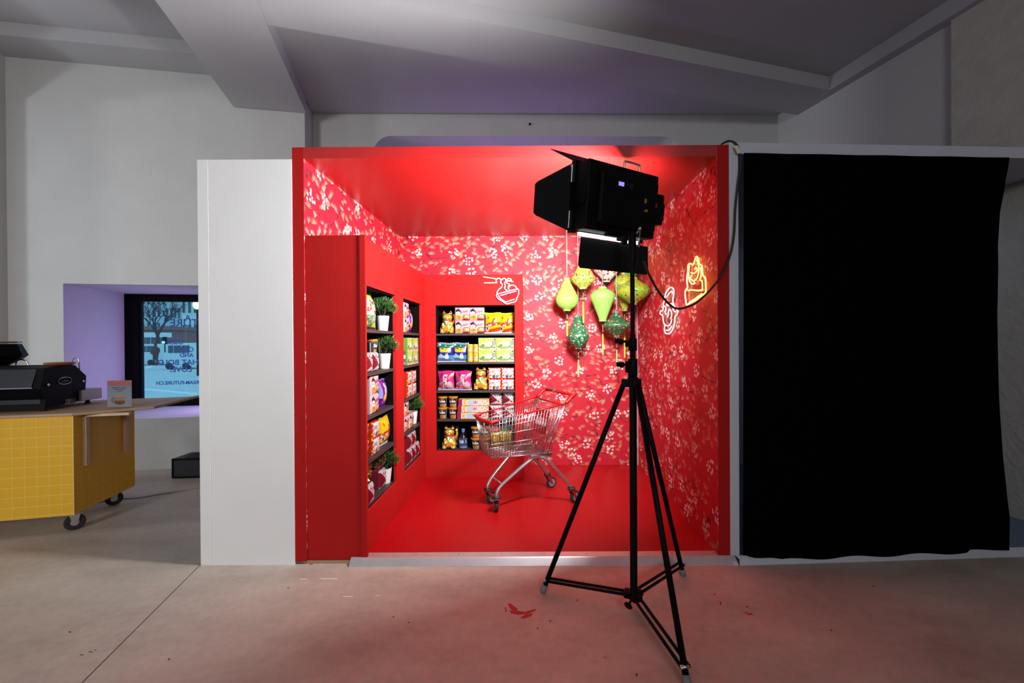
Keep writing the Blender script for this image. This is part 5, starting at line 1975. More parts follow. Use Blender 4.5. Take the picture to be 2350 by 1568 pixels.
al = math.radians(20)
dl = taper_door('barn_door', (0, 0, 1), hh + 0.0, hh - 0.085, 0.19, (-hw - 0.012, hd + 0.03, 0), (-math.cos(al), math.sin(al), -0.13), (0, 0.6, 0))
au = math.radians(30)
dt = taper_door('barn_door', (1, 0, 0), hw, hw + 0.05, 0.20, (0, hd + 0.03, hh + 0.012), (0, math.cos(au), math.sin(au)), (0, 0, 0.6))
ad = math.radians(93)
db = taper_door('barn_door', (1, 0, 0), hw + 0.002, hw + 0.014, 0.165, (0.062, hd + 0.006, -hh - 0.026), (0, math.cos(ad), -math.sin(ad)), (0, 0.6, 0))
ar = math.radians(8)
dr = taper_door('barn_door', (0, 0, 1), hh, hh - 0.055, 0.22, (hw + 0.012, hd + 0.03, 0), (math.sin(ar), math.cos(ar), 0), (0.6, 0, 0))
for z0, z1 in ((hh - 0.10, hh - 0.01), (-hh + 0.01, -hh + 0.10)):
    MB().bbox((-hw - 0.022, hd + 0.012, z0), (-hw - 0.012, hd + 0.036, z1), 0.002).build('hinge', M_steel, lt_)
MB().lathe([(0.055, -0.004), (0.055, 0.004)], 24).at(Matrix()).build('side_disc', M_black, lt_).matrix_local = T(-hw - 0.004, 0.0, 0) @ R(90, 'Y')
hd_ = smoothpath([(0.02, -0.01, hh), (0.02, -0.01, hh + 0.035), (0.03, -0.01, hh + 0.046), (0.12, -0.01, hh + 0.046), (0.13, -0.01, hh + 0.035), (0.13, -0.01, hh)], 3)
MB().tube(hd_, 0.006, 8).build('carry_handle', M_zinc, lt_, smooth='all')
# control panel with the lit display
pn = MB().bbox((-0.09, -hd - 0.040, 0.035), (0.045, -hd - 0.034, 0.095), 0.002).build('control_panel', M_black, lt_)
M_disp = mat('lit_display', (0.05, 0.05, 0.2), 0.3, emit=1.6, ecol=(0.22, 0.20, 1.0))
MB().box((-0.078, -hd - 0.0415, 0.058), (-0.042, -hd - 0.040, 0.078)).build('display', M_disp, pn)
bt = MB()
for (x, z) in ((-0.015, 0.072), (0.012, 0.078), (0.022, 0.068), (0.012, 0.058), (0.002, 0.068)):
    bt.lathe([(0.0035, 0), (0.003, 0.0015)], 10, (0, 0, 0)) if False else bt.box((x - .0025, -hd - 0.0412, z - .0025), (x + .0025, -hd - 0.040, z + .0025), S(120, 120, 122))
bt.build('buttons', M_print, pn, kind='stuff')
kn = MB().box((0.112, -hd - 0.045, 0.0), (0.121, -hd - 0.034, 0.022), S(200, 150, 20)).box((0.118, -hd - 0.045, -0.045), (0.133, -hd - 0.034, -0.032), S(200, 150, 20)).box((0.195, -hd - 0.04, -0.01), (0.205, -hd - 0.034, 0.012), S(170, 50, 20))
kn.build('knobs', M_print, lt_, kind='stuff')
MB().box((0.208, -hd - 0.0015, -0.075), (0.228, -hd + 0.0005, -0.02), S(60, 70, 86)).build('sticker', M_print, lt_)
ps = MB().bbox((hw - 0.005, -hd - 0.01, -0.09), (hw + 0.045, hd - 0.01, 0.075), 0.006).bbox((hw + 0.045, -hd + 0.01, -0.06), (hw + 0.075, hd - 0.02, 0.035), 0.006)
ps.build('power_unit', M_black, lt_)
yk = MB().bbox((-0.06, -0.02, -hh - 0.012), (0.12, 0.02, -hh), 0.003).lathe([(0.017, -hh - 0.05), (0.017, -hh - 0.01)], 16, (0.03, -0.045, 0)).bbox((0.012, -0.06, -hh - 0.03), (0.048, -0.0, -hh), 0.003)
yk.build('yoke', M_black, lt_)
ld = bpy.data.lights.new('panel_glow', 'AREA')
ld.shape, ld.size, ld.size_y, ld.energy, ld.color = 'RECTANGLE', BW - 0.06, BH - 0.04, 192, (1.0, 0.985, 0.97)
ld.spread = math.radians(180)
lo = bpy.data.objects.new('panel_glow', ld)
COL.objects.link(lo)
lo.parent = lt_
lo.matrix_local = T(0, hd + 0.014, 0) @ R(90, 'X')

# power lead of the light, looping up over the booth corner, with its strip of tape
cpts = [W(1478, 600, 2.17), W(1487, 625, 2.19), W(1510, 668, 2.26), W(1540, 702, 2.36), W(1565, 708, 2.43), W(1605, 690, 2.50), W(1650, 640, 2.55), W(1674, 590, 2.572), W(1684, 540, 2.578),
        W(1687, 480, 2.580), W(1692, 430, 2.580), W(1698, 385, 2.580), W(1698, 362, 2.580), W(1696, 350, 2.578), W(1690, 333, 2.58), W(1676, 325, 2.60), W(1664, 327, 2.64), W(1655, 332, 2.72)]
cab = MB().tube(smoothpath(cpts, 5), 0.0062, 8).build('power_lead', M_rubber, None, smooth='all')
tag(cab, 'black power lead looping from the light up over the booth corner', 'cable')
ta, tb = W(1688, 336, 2.574), W(1697, 354, 2.574)
M_tape = mat('masking_tape', S(206, 198, 178), 0.7)
tp = MB()
tp.grid(lambda u, v: tuple(ta + (tb - ta) * v + Vector((0.030 * (u - .5), -0.008 * math.sin(PI * u), 0))), 6, 4, lambda u, v: (0, 0, 0))
tag(tp.build('tape_strip', M_tape, None, smooth='all'), 'pale strip of tape holding the black lead to the post', 'tape')

# ------------------------------------------------------------------ black curtain
M_cloth = mat('black_molton', (0.0016, 0.0016, 0.0018), 1.0, spec=0.0)
re_ = [(353, 2309), (375, 2307), (400, 2301), (440, 2296), (475, 2288), (560, 2283), (600, 2284), (680, 2283), (720, 2282), (820, 2284), (920, 2287), (1050, 2296), (1160, 2308), (1200, 2313), (1262, 2312)]
be_ = [(1703, 1272), (1730, 1279), (1770, 1279), (1800, 1284), (1830, 1285), (1880, 1283), (1980, 1283), (2030, 1279), (2100, 1278), (2200, 1277), (2215, 1270), (2222, 1261), (2240, 1261), (2280, 1263), (2312, 1262)]


def interp(tab, x):
    for (a, fa), (b, fb) in zip(tab[:-1], tab[1:]):
        if x <= b:
            t = max(0, (x - a) / (b - a))
            return fa + (fb - fa) * t
    return tab[-1][1]


def cur(u, v, off):
    top = 354 + 10.5 * u
    px0 = 1704 + (interp(re_, 354 + 920 * (1 - v)) - 1704) * u
    bot = interp(be_, px0)
    py = bot + (top - bot) * v
    Y = YF - 0.014 + math.tan(ra) * (u * 2.0)
    p = W(px0, py, Y)
    return (p.x, p.y + off - 0.006 * (1 - v * 0.6) * math.sin(u * 26 + 0.6 * math.sin(v * 3)), p.z)


cu = MB()
cu.grid(lambda u, v: cur(u, v, -0.012), 70, 36, lambda u, v: (0, 0, 0))
cu.grid(lambda u, v: cur(1 - u, v, -0.009), 70, 36, lambda u, v: (0, 0, 0))
tag(cu.build('black_curtain', M_cloth, None, smooth='all'), 'plain black cloth hanging across the neighbouring booth', 'curtain')

# ------------------------------------------------------------------ yellow tiled coffee cart
CC = W(167, 1060, 3.05)
CC.z = 0
CA = math.radians(13.3)
cart = thing('coffee_cart', 'yellow tiled coffee counter on casters with a plywood top', 'counter', tuple(CC), CA)
MC = T(*CC) @ Matrix.Rotation(CA, 4, 'Z')
MCI = MC.inverted()
M_yel = mat('yellow_tile', S(222, 172, 36), 0.4, spec=0.45, var=0.06, vscale=14)
M_grout = mat('pale_grout', S(240, 216, 140), 0.8)
M_ply = mat('plywood', S(176, 146, 116), 0.55, var=0.12, vscale=9, bump=0.04, bscale=60)
M_plyedge = mat('plywood_edge', S(120, 84, 52), 0.7, var=0.3, vscale=60)
M_batten = mat('pale_batten', S(206, 178, 150), 0.6, var=0.1, vscale=12)
CZ0, CZ1, CD, CW_ = 0.130, 0.858, 0.645, 1.55
MB().box((-CW_, -0.0032, CZ0), (0.0032, CD, CZ1)).build('carcass', M_grout, cart)
TP = 0.0713
tm = None
nrow = 10
for r_ in range(nrow + 1):
    for c_i in range(9):
        z0 = CZ1 - (r_ + 1) * TP
        z0c = max(z0, CZ0)
        hgt = CZ1 - r_ * TP - z0c
        if hgt < 0.006:
            continue
        key = 'front' if hgt > TP - 0.001 else 'front_cut'
        if key not in MATS:
            m_ = MB().bbox((-TP + 0.0008, -0.004, 0.0008), (-0.0008, 0.003, hgt - 0.0008), 0.001)
            o = m_.build('tile', M_yel, cart)
            MATS[key] = o.data
        else:
            o = bpy.data.objects.new('tile', MATS[key])
            COL.objects.link(o)
            o.parent = cart
        o.location = (-c_i * TP, 0, z0c)
    for c_i in range(9):
        z0 = CZ1 - (r_ + 1) * TP
        z0c = max(z0, CZ0)
        hgt = CZ1 - r_ * TP - z0c
        if hgt < 0.006:
            continue
        key = 'side' if hgt > TP - 0.001 else 'side_cut'
        if key not in MATS:
            m_ = MB().bbox((-0.003, 0.0008, 0.0008), (0.004, TP - 0.0008, hgt - 0.0008), 0.001)
            o = m_.build('tile', M_yel, cart)
            MATS[key] = o.data
        else:
            o = bpy.data.objects.new('tile', MATS[key])
            COL.objects.link(o)
            o.parent = cart
        o.location = (0, c_i * TP, z0c)
top = [MCI @ Wz(353, 938, 0.862), MCI @ Wz(456, 912, 0.862), MCI @ Wz(430, 903, 0.862)]
tp_ = [(-CW_, -0.006), (0.0, -0.006), (top[0].x, top[0].y), (top[1].x, top[1].y), (top[1].x - 0.02, CD + 0.22), (-CW_, CD + 0.10)]
MB().prism(tp_, 0.862, 0.880).build('worktop', M_ply, cart)
MB().prism([(p[0] * 1.0, p[1]) for p in tp_], 0.8585, 0.862).build('edge_ply', M_plyedge, cart)
for y0, w_ in ((0.075, 0.034), (0.50, 0.034)):
    b_ = MB().bbox((0.005, y0, 0.468), (0.030, y0 + w_, 0.8585), 0.002)
    b_.build('bracket', M_batten, cart)
    MB().bbox((0.005, y0, 0.838), (0.30, y0 + w_, 0.8585), 0.002).build('bracket', M_batten, cart)
for (x, y, a) in ((-0.035, 0.06, 35), (-0.10, 0.56, 35), (-1.4, 0.10, 10)):
    Mx = T(x, y, 0) @ R(a, 'Z')
    f_ = MB().at(Mx).bbox((-0.04, -0.035, 0.122), (0.04, 0.035, 0.129), 0.002)
    for s in (-1, 1):
        f_.add([(-0.03, s * 0.022, 0.124), (0.03, s * 0.022, 0.124), (0.012, s * 0.026, 0.045), (-0.012, s * 0.026, 0.045), (-0.03, s * 0.026, 0.124), (0.03, s * 0.026, 0.124), (0.012, s * 0.030, 0.045), (-0.012, s * 0.030, 0.045)],
               [(0, 1, 2, 3), (7, 6, 5, 4), (0, 4, 5, 1), (1, 5, 6, 2), (2, 6, 7, 3), (3, 7, 4, 0)])
    fk = f_.build('caster_fork', M_zinc, cart)
    MB().at(Mx @ T(0, 0, 0.058) @ R(90, 'X')).lathe([(0.020, -0.018), (0.052, -0.018), (0.058, -0.010), (0.058, 0.010), (0.052, 0.018), (0.020, 0.018)], 28).build('tyre', M_rubber, fk, smooth=True)
    MB().at(Mx @ T(0, 0, 0.058) @ R(90, 'X')).lathe([(0.008, -0.021), (0.024, -0.0195), (0.024, 0.0195), (0.008, 0.021)], 22).build('wheel_hub', M_zinc, fk, smooth=True)

# ------------------------------------------------------------------ espresso machine
CT = 0.880
MX = -0.265


def on_side(px, py, xloc=MX):
    o3, d3 = MCI @ Vector((0, 0, CAM_Z)), (MCI @ W(px, py, 1.0)) - (MCI @ Vector((0, 0, CAM_Z)))
    t = (xloc - o3.x) / d3.x
    return o3 + d3 * t


sp_ = [(104.5, 916.6), (92, 892.5), (101, 845.4), (141, 837), (172, 838.5), (197.5, 862.7), (195, 905), (185, 919), (101, 939)]
prof = [on_side(*p) for p in sp_]
em = thing('espresso_machine', 'black espresso machine standing on the yellow counter', 'coffee machine', tuple(MC @ Vector((MX - 0.3, 0.3, CT))), CA)
ME = T(-(MX - 0.3), -0.3, -CT)
M_navy = mat('dark_blue_panel', S(24, 32, 44), 0.35, spec=0.5)


def yz_prism(mb, pts, x0, x1):
    n = len(pts)
    vs = [(x0, p[0], p[1]) for p in pts] + [(x1, p[0], p[1]) for p in pts]
    fs = [tuple(range(n)), tuple(reversed(range(n, 2 * n)))] + [(i, n + i, n + (i + 1) % n, (i + 1) % n) for i in range(n)]
    return mb.add(vs, fs)


pz_ = [(p.y, max(p.z, CT + 0.012)) for p in prof]
yz_prism(MB().at(ME), pz_, MX - 0.75, MX - 0.03).build('body', M_black, em)
cy, cz = sum(p[0] for p in pz_) / len(pz_), sum(p[1] for p in pz_) / len(pz_)
yz_prism(MB().at(ME), pz_, MX - 0.03, MX).build('side_panel', M_black, em)
pz2 = pz_[1], pz_[2]
fpn = MB().at(ME)
q0_, q1_ = Vector((0, pz_[1][0], pz_[1][1])), Vector((0, pz_[2][0], pz_[2][1]))
fpn.add([(MX - 0.74, q0_.y - 0.006, q0_.z + 0.01), (MX - 0.05, q0_.y - 0.006, q0_.z + 0.01), (MX - 0.04, q1_.y - 0.006, q1_.z - 0.006), (MX - 0.74, q1_.y - 0.006, q1_.z - 0.006)], [(0, 1, 2, 3)])
fpn.build('front_panel', M_navy, em)
MB().at(ME).tube([(MX - 0.74, q0_.y - 0.008, q0_.z + 0.006), (MX - 0.04, q0_.y - 0.008, q0_.z + 0.006)], 0.004, 6).build('trim_bar', M_zinc, em)
q2_ = pz_[0]
MB().at(ME).box((MX - 0.74, q2_[0] - 0.006, CT + 0.02), (MX - 0.03, q2_[0] + 0.004, q2_[1])).build('lower_panel', M_navy, em)


def side_disc(px, py, r, name, m, thick=0.006):
    c = on_side(px, py)
    o = MB().at(ME @ T(MX, c.y, c.z) @ R(90, 'Y')).lathe([(r, 0), (r, thick * 0.6), (r * 0.8, thick)], 20).build(name, m, em, smooth=True)
    return o


side_disc(109.5, 883.5, 0.011, 'bolt', M_steel)
side_disc(190, 875, 0.010, 'bolt', M_steel)
bc = on_side(148, 874)
bd = MB().at(ME @ T(MX + 0.002, bc.y, bc.z) @ R(90, 'Z') @ R(90, 'X'))
oval = [(0.062 * math.cos(2 * PI * k / 36), 0.028 * math.sin(2 * PI * k / 36), 0) for k in range(36)]
bd.tube(oval, 0.003, 6, True)
bg_ = bd.build('badge', M_steel, em)
bt_ = MB().at(ME @ T(MX + 0.003, bc.y, bc.z) @ R(90, 'Z') @ R(90, 'X'))
for x in (-0.03, -0.02, -0.01, 0.0, 0.01, 0.02, 0.03):
    bt_.box((x - .003, -0.008, 0), (x + .003, 0.0, 0.001), S(150, 150, 155))
bt_.tube([(-0.008, 0.006, 0), (0, 0.018, 0), (0.008, 0.006, 0)], 0.0018, 5, True, S(150, 150, 155))
bt_.build('badge_print', M_print, bg_, kind='stuff')
sc_ = on_side(161, 919.5)
stk = MB().at(ME @ T(MX + 0.0012, sc_.y, sc_.z - 0.004) @ R(90, 'Z') @ R(90, 'X')).box((-0.05, -0.018, 0), (0.05, 0.018, 0.0008), S(70, 72, 70)).box((-0.05, -0.018, 0), (-0.008, 0.018, 0.0012), S(150, 154, 146))
stk.lathe([(0.011, 0.0012), (0.010, 0.0016)], 14, (-0.034, 0, 0), S(50, 54, 50))
stk.build('sticker', M_print, em)
tb_ = on_side(185, 900)
M_steeldull = mat('dull_steel', (0.32, 0.31, 0.30), 0.4, metal=0.7)
d0_ = on_side(198, 895)
MB().at(ME).bbox((MX - 0.6, tb_.y - 0.02, CT + 0.035), (MX + 0.02, d0_.y + 0.14, CT + 0.125), 0.004).build('drip_tray', M_steeldull, em)
for (x, y) in ((MX - 0.02, d0_.y + 0.04), (MX - 0.03, prof[8].y + 0.04), (MX - 0.6, prof[8].y + 0.05), (MX - 0.6, d0_.y)):
    MB().at(ME).lathe([(0.026, CT + 0.0005), (0.024, CT + 0.006), (0.014, CT + 0.016), (0.014, CT + 0.04)], 16, (x, y, 0)).build('foot', M_rubber, em, smooth=True)


def machine_pt(px, py, y):
    o3, d3 = MCI @ Vector((0, 0, CAM_Z)), (MCI @ W(px, py, 1.0)) - (MCI @ Vector((0, 0, CAM_Z)))
    t = (y - o3.y) / d3.y
    return o3 + d3 * t


yw = prof[4].y + 0.06
for pts in (((162, 842), (165, 828), (170, 822), (177, 822), (181, 828), (182, 848)), ((36, 842), (38, 830), (45, 826), (56, 827), (63, 833), (67, 843))):
    MB().at(ME).tube(smoothpath([tuple(machine_pt(a, b, yw)) for a, b in pts], 4), 0.0055, 8).build('steam_wand', M_steel, em, smooth='all')
kp = machine_pt(137, 835, prof[3].y + 0.08)
MB().at(ME).lathe([(0.075, 0), (0.085, 0.006), (0.088, 0.020), (0.084, 0.024)], 28, (kp.x, kp.y, kp.z - 0.012)).build('wooden_tray', mat('oiled_wood', S(150, 84, 30), 0.4, var=0.15, vscale=20), em, smooth=True)
hp_ = machine_pt(-8, 838, yw - 0.05)
gr = thing('bean_hopper', 'black bean hopper rising behind the espresso machine at the picture edge', 'coffee grinder', tuple(MC @ hp_), CA)
MB().lathe([(0.05, -0.04), (0.07, -0.002), (0.135, 0.045), (0.165, 0.075), (0.13, 0.165), (0.10, 0.166)], 8).build('hopper', M_black, gr)
MB().lathe([(0.125, 0.172), (0.132, 0.176), (0.132, 0.184), (0.125, 0.188)], 8).build('lid', M_steeldull, gr)

# menu card in acrylic holder
sc0 = Wz(274.5, 936, CT)
card = thing('menu_card', 'small printed drinks card standing on the counter flap', 'sign', tuple(sc0), math.radians(6))
cwid, chgt = 0.176, 0.212
cf = MB()


def cardcol(u, v):
    if v > 0.80:
        return S(238, 140, 136)
    if ell(u, v, 0.5, 0.34, 0.21, 0.15) and v > 0.24:
        return S(214, 176, 152) if v < 0.38 else S(226, 206, 190)
    if ell(u, v, 0.5, 0.20, 0.23, 0.10):
        return S(164, 96, 58) if v > 0.15 else S(120, 66, 40)
    if ell(u, v, 0.24, 0.27, 0.07, 0.09) and not ell(u, v, 0.25, 0.27, 0.045, 0.065):
        return S(50, 66, 80)
    t = 0.5 + 0.5 * v
    if v < 0.24:
        return S(206, 202, 214)
    return S(int(206 - 70 * (v - .24)), int(206 - 20 * (v - .24)), int(218 + 10 * v))


cf.grid(lambda u, v: ((u - .5) * cwid, -0.0016, v * chgt + 0.004), 66, 78, cardcol)
cf.box((-cwid / 2, -0.0014, 0.004), (cwid / 2, 0.0, chgt + 0.004), S(240, 240, 240))
cf.build('printed_card', M_print, card)
tx = MB()
front_text(tx, 'SPECIALITY TODAY', 0.0125, 0, 0.158, -0.0022, S(40, 96, 150), 0, 0.0004)
front_text(tx, 'HEINE HOTEL', 0.0125, 0, 0.144, -0.0022, S(190, 50, 80), 0, 0.0004)
front_text(tx, 'LATTE', 0.0125, 0, 0.131, -0.0022, S(190, 50, 80), 0, 0.0004)
tx.tube([(-0.012, -0.0022, 0.185), (0, -0.0022, 0.200), (0.012, -0.0022, 0.185)], 0.0016, 4, True, S(240, 200, 196))
tx.build('lettering', M_print, card)
MB().box((-cwid / 2 - 0.002, -0.006, 0), (cwid / 2 + 0.002, 0.02, 0.003)).box((-cwid / 2 - 0.001, -0.0045, 0), (cwid / 2 + 0.001, -0.0030, chgt + 0.007)).build('acrylic_holder', M_acrylic, card)

# crate on the floor under the window, with folded dark cloth on it
b0 = Wz(396, 1098, 0)
crate = thing('flight_case', 'low black case on the floor below the street window', 'case', (b0.x + 0.30, b0.y + 0.13, 0), math.radians(4))
MB().bbox((-0.30, -0.13, 0.004), (0.30, 0.13, 0.205), 0.006).build('box', mat('black_grey_laminate', S(44, 44, 52), 0.5), crate)
for z in (0.012, 0.197):
    MB().bbox((-0.303, -0.134, z - 0.008), (0.303, -0.128, z + 0.008), 0.002).build('edge_strip', M_black, crate)
MB().bbox((-0.304, -0.134, 0.004), (-0.29, -0.12, 0.206), 0.002).build('corner', M_black, crate)
MB().bbox((-0.02, -0.133, 0.09), (0.06, -0.129, 0.14), 0.004).build('handle', M_black, crate)
cb_ = MB()
cb_.grid(lambda u, v: (b0.x + 0.33 + (u - .5) * 0.46, b0.y + 0.13 + (v - .5) * 0.22, 0.209 + 0.085 * (math.sin(PI * u) ** 0.6) * (math.sin(PI * v) ** 0.6) * (0.7 + 0.3 * math.sin(u * 11 + v * 5))), 26, 16, lambda u, v: (0, 0, 0))
tag(cb_.build('folded_bag', mat('dark_purple_cloth', S(34, 28, 44), 0.8), None, smooth='all'), 'crumpled dark bag lying on the low black case', 'bag')

# thin cable trailing over the floor from the cart
cbp = [Wz(190, 1158, 0.005), Wz(222, 1155, 0.005), Wz(262, 1146, 0.005), Wz(310, 1144, 0.005), Wz(360, 1136, 0.005), Wz(410, 1128, 0.005), Wz(470, 1118, 0.005), Wz(520, 1112, 0.005)]
tag(MB().tube(smoothpath(cbp, 5), 0.0045, 6).build('floor_cable', mat('beige_cable', S(150, 130, 112), 0.6), None, smooth='all'), 'thin pale cable trailing over the floor behind the coffee counter', 'cable')

# paint scuffs on the screed
M_scuff = mat('red_paint_scuff', S(176, 40, 40), 0.6, var=0.35, vscale=60)
M_pale = mat('pale_scratch', S(226, 214, 206), 0.6)
M_darkfleck = mat('dark_fleck', S(84, 62, 56), 0.7)


def scuff(pts, m, z=0.0008):
    p = [Wz(a, b, 0.0) for a, b in pts]
    n = len(p)
    MB().add([(q.x, q.y, z) for q in p] + [(q.x, q.y, -0.0005) for q in p], [tuple(range(n))[::-1], tuple(range(n, 2 * n))] + [(i, (i + 1) % n, n + (i + 1) % n, n + i) for i in range(n)]).build('scuff', m, room_floor)


scuff([(1166, 1387), (1172, 1388), (1188, 1400), (1186, 1404), (1176, 1403), (1168, 1396)], M_scuff)
scuff([(1169, 1403), (1186, 1404), (1205, 1407), (1228, 1400), (1230, 1403), (1212, 1411), (1190, 1414), (1172, 1410)], M_scuff)
scuff([(1193, 1421), (1205, 1413), (1223, 1410), (1220, 1416), (1204, 1422)], M_scuff)
scuff([(1158, 1397), (1161, 1396), (1163, 1407), (1160, 1407)], M_scuff)
for (x, y, w_, h_) in ((1641, 1366, 6, 3), (1655, 1387, 4, 8), (1716, 1395, 7, 4), (1722, 1412, 16, 4), (1713, 1408, 8, 3), (1910, 1449, 5, 4), (1324, 1380, 3, 5), (2007, 1347, 7, 3), (1392, 1512, 3, 3), (1387, 1511, 3, 3), (712, 1296, 10, 3)):
    scuff([(x - w_ / 2, y - h_ / 3), (x + w_ / 3, y - h_ / 2), (x + w_ / 2, y + h_ / 3), (x - w_ / 4, y + h_ / 2)], M_scuff)
for (x, y, w_, h_) in ((752, 1330, 44, 2), (695, 1331, 18, 2), (797, 1371, 24, 2), (866, 1369, 14, 1.5)):
    scuff([(x - w_ / 2, y - h_ / 2), (x + w_ / 2, y - h_ / 4), (x + w_ / 2, y + h_ / 2), (x - w_ / 3, y + h_ / 2)], M_pale)
for (x, y, w_, h_) in ((385, 1516, 5, 4), (216, 1495, 5, 2), (205, 1499, 12, 2), (184, 1506, 10, 2), (157, 1453, 8, 3), (937, 1431, 4, 3), (902, 1418, 4, 3), (1263, 1428, 4, 4), (1234, 1445, 3, 5), (1462, 1552, 6, 7), (660, 1351, 3, 3)):
    scuff([(x - w_ / 2, y - h_ / 3), (x + w_ / 3, y - h_ / 2), (x + w_ / 2, y + h_ / 3), (x - w_ / 4, y + h_ / 2)], M_darkfleck)

# ------------------------------------------------------------------ the street seen through the tinted window
SZ = -0.15
M_asph = mat('asphalt', S(206, 208, 212), 0.9, var=0.08, vscale=1.5)
struct(MB().box((-110, 6.9, SZ - 0.1), (20, 110, SZ)).build('street', M_asph), 'grey street outside the window')


def sline(px0, py0, px1, py1, wpx, name, label, m):
    a, b = Wz(px0, py0, SZ), Wz(px1, py1, SZ)
    d = (b - a).normalized()
    n = Vector((-d.y, d.x, 0)) * wpx
    z = SZ + 0.004
    o = MB().add([(a - n)[:2] + (z,), (b - n)[:2] + (z,), (b + n)[:2] + (z,), (a + n)[:2] + (z,), (a - n)[:2] + (SZ - .01,), (b - n)[:2] + (SZ - .01,), (b + n)[:2] + (SZ - .01,), (a + n)[:2] + (SZ - .01,)],
                 [(0, 1, 2, 3), (7, 6, 5, 4), (0, 4, 5, 1), (1, 5, 6, 2), (2, 6, 7, 3), (3, 7, 4, 0)]).build(name, m)
    return tag(o, label, 'road marking')


M_wl = mat('road_paint', S(236, 238, 240), 0.7)
sline(326, 893, 456, 905, 0.12, 'road_line', 'long white line on the road close to the window', M_wl)
sline(331, 846, 356, 838, 0.18, 'road_line', 'short white dash on the road near the window frame', M_wl)

M_brown = mat('brown_shopfront', S(150, 100, 100), 0.8, var=0.1, vscale=2)
M_facade = mat('grey_facade', S(190, 200, 208), 0.85, var=0.08, vscale=0.6)
M_facade2 = mat('pale_facade', S(232, 238, 240), 0.85, var=0.06, vscale=0.5)
M_pane = mat('dark_window_pane', S(64, 78, 92), 0.15, spec=0.6)
M_bark = mat('bark', S(70, 64, 66), 0.9)


def building(name, label, px0, px1, Y, h, m, cols, rows, depth=8.0, z_start=1.5):
    a, b = W(px0, 785, Y), W(px1, 785, Y)
    t = thing(name, label, 'building', (a.x, Y, SZ))
    wd = b.x - a.x
    MB().box((0, 0, 0), (wd, depth, h)).build('wall', m, t)
    MB().box((-0.2, -0.25, h), (wd + 0.2, depth, h + 0.35)).build('cornice', m, t)
    if cols:
        ph = (h - z_start) / rows
        pw = wd / cols
        me = None
        for i in range(cols):
            for j in range(rows):
                if me is None:
                    f_ = MB().box((pw * 0.2, -0.10, ph * 0.18), (pw * 0.8, 0.05, ph * 0.82)).build('window', M_facade2, t)
                    g_ = MB().box((pw * 0.26, -0.13, ph * 0.24), (pw * 0.74, -0.09, ph * 0.76)).build('pane', M_pane, f_)
                    me = (f_.data, g_.data)
                else:
                    f_ = bpy.data.objects.new('window', me[0])
                    g_ = bpy.data.objects.new('pane', me[1])
                    COL.objects.link(f_)
                    COL.objects.link(g_)
                    f_.parent = t
                    g_.parent = f_
                f_.location = (pw * i, 0, z_start + ph * j)
    return t


building('shop_building', 'low brown shop building across the street', 318, 384, 40, 2.9, M_brown, 4, 1, depth=7.0, z_start=0.4)
building('apartment_building', 'tall grey apartment block with rows of windows across the street', 382, 418, 52, 17, M_facade, 4, 6)
building('apartment_building', 'tall pale building beside the grey apartment block', 418, 470, 48, 19, M_facade2, 4, 6)
building('apartment_building', 'distant grey building behind the bare tree', 300, 384, 85, 11.5, M_facade, 7, 4)
aw_ = W(335, 762, 39.5)
aw1 = W(384, 772, 39.5)
tag(MB().box((aw_.x, 38.6, aw1.z - 0.1), (aw1.x, 40, aw1.z + 0.35)).build('awning', M_facade2), 'pale awning along the low brown shop', 'awning')
# bare street tree
tb0 = Wz(363, 826, SZ)
tree = thing('street_tree', 'bare street tree in front of the brown shop', 'tree', (W(362, 800, 34.0).x, 34.0, SZ))
rt = random.Random(5)
tm_ = MB()


def branch(p, d, ln, r, lev):
    q = p + d * ln
    mid = p + d * ln * 0.5 + Vector((rt.uniform(-.05, .05), rt.uniform(-.05, .05), 0)) * ln
    tm_.tube([p, mid, q], [r, r * 0.85, r * 0.65], 5)
    if lev == 0:
        return
    for k in range(3 if lev > 1 else 4):
        a = rt.uniform(0, 2 * PI)
        nd = (d + Vector((math.cos(a), math.sin(a), rt.uniform(0.0, 0.5))) * rt.uniform(0.45, 0.75)).normalized()
        branch(p + d * ln * rt.uniform(0.55, 1.0), nd, ln * rt.uniform(0.55, 0.75), r * 0.55, lev - 1)


tr_o = MB().tube([(0, 0, 0), (0.05, 0, 1.3), (0, 0, 2.3)], [0.16, 0.13, 0.11], 8).build('trunk', M_bark, tree)
for k in range(5):
    a = k * 1.26
    branch(Vector((0, 0, 2.2)), Vector((math.cos(a) * 0.5, math.sin(a) * 0.5, 1)).normalized(), 1.6, 0.07, 4)
tm_.build('branches', M_bark, tree, kind='stuff')

M_carwhite = mat('white_car_paint', S(226, 230, 234), 0.3, coat=0.5)


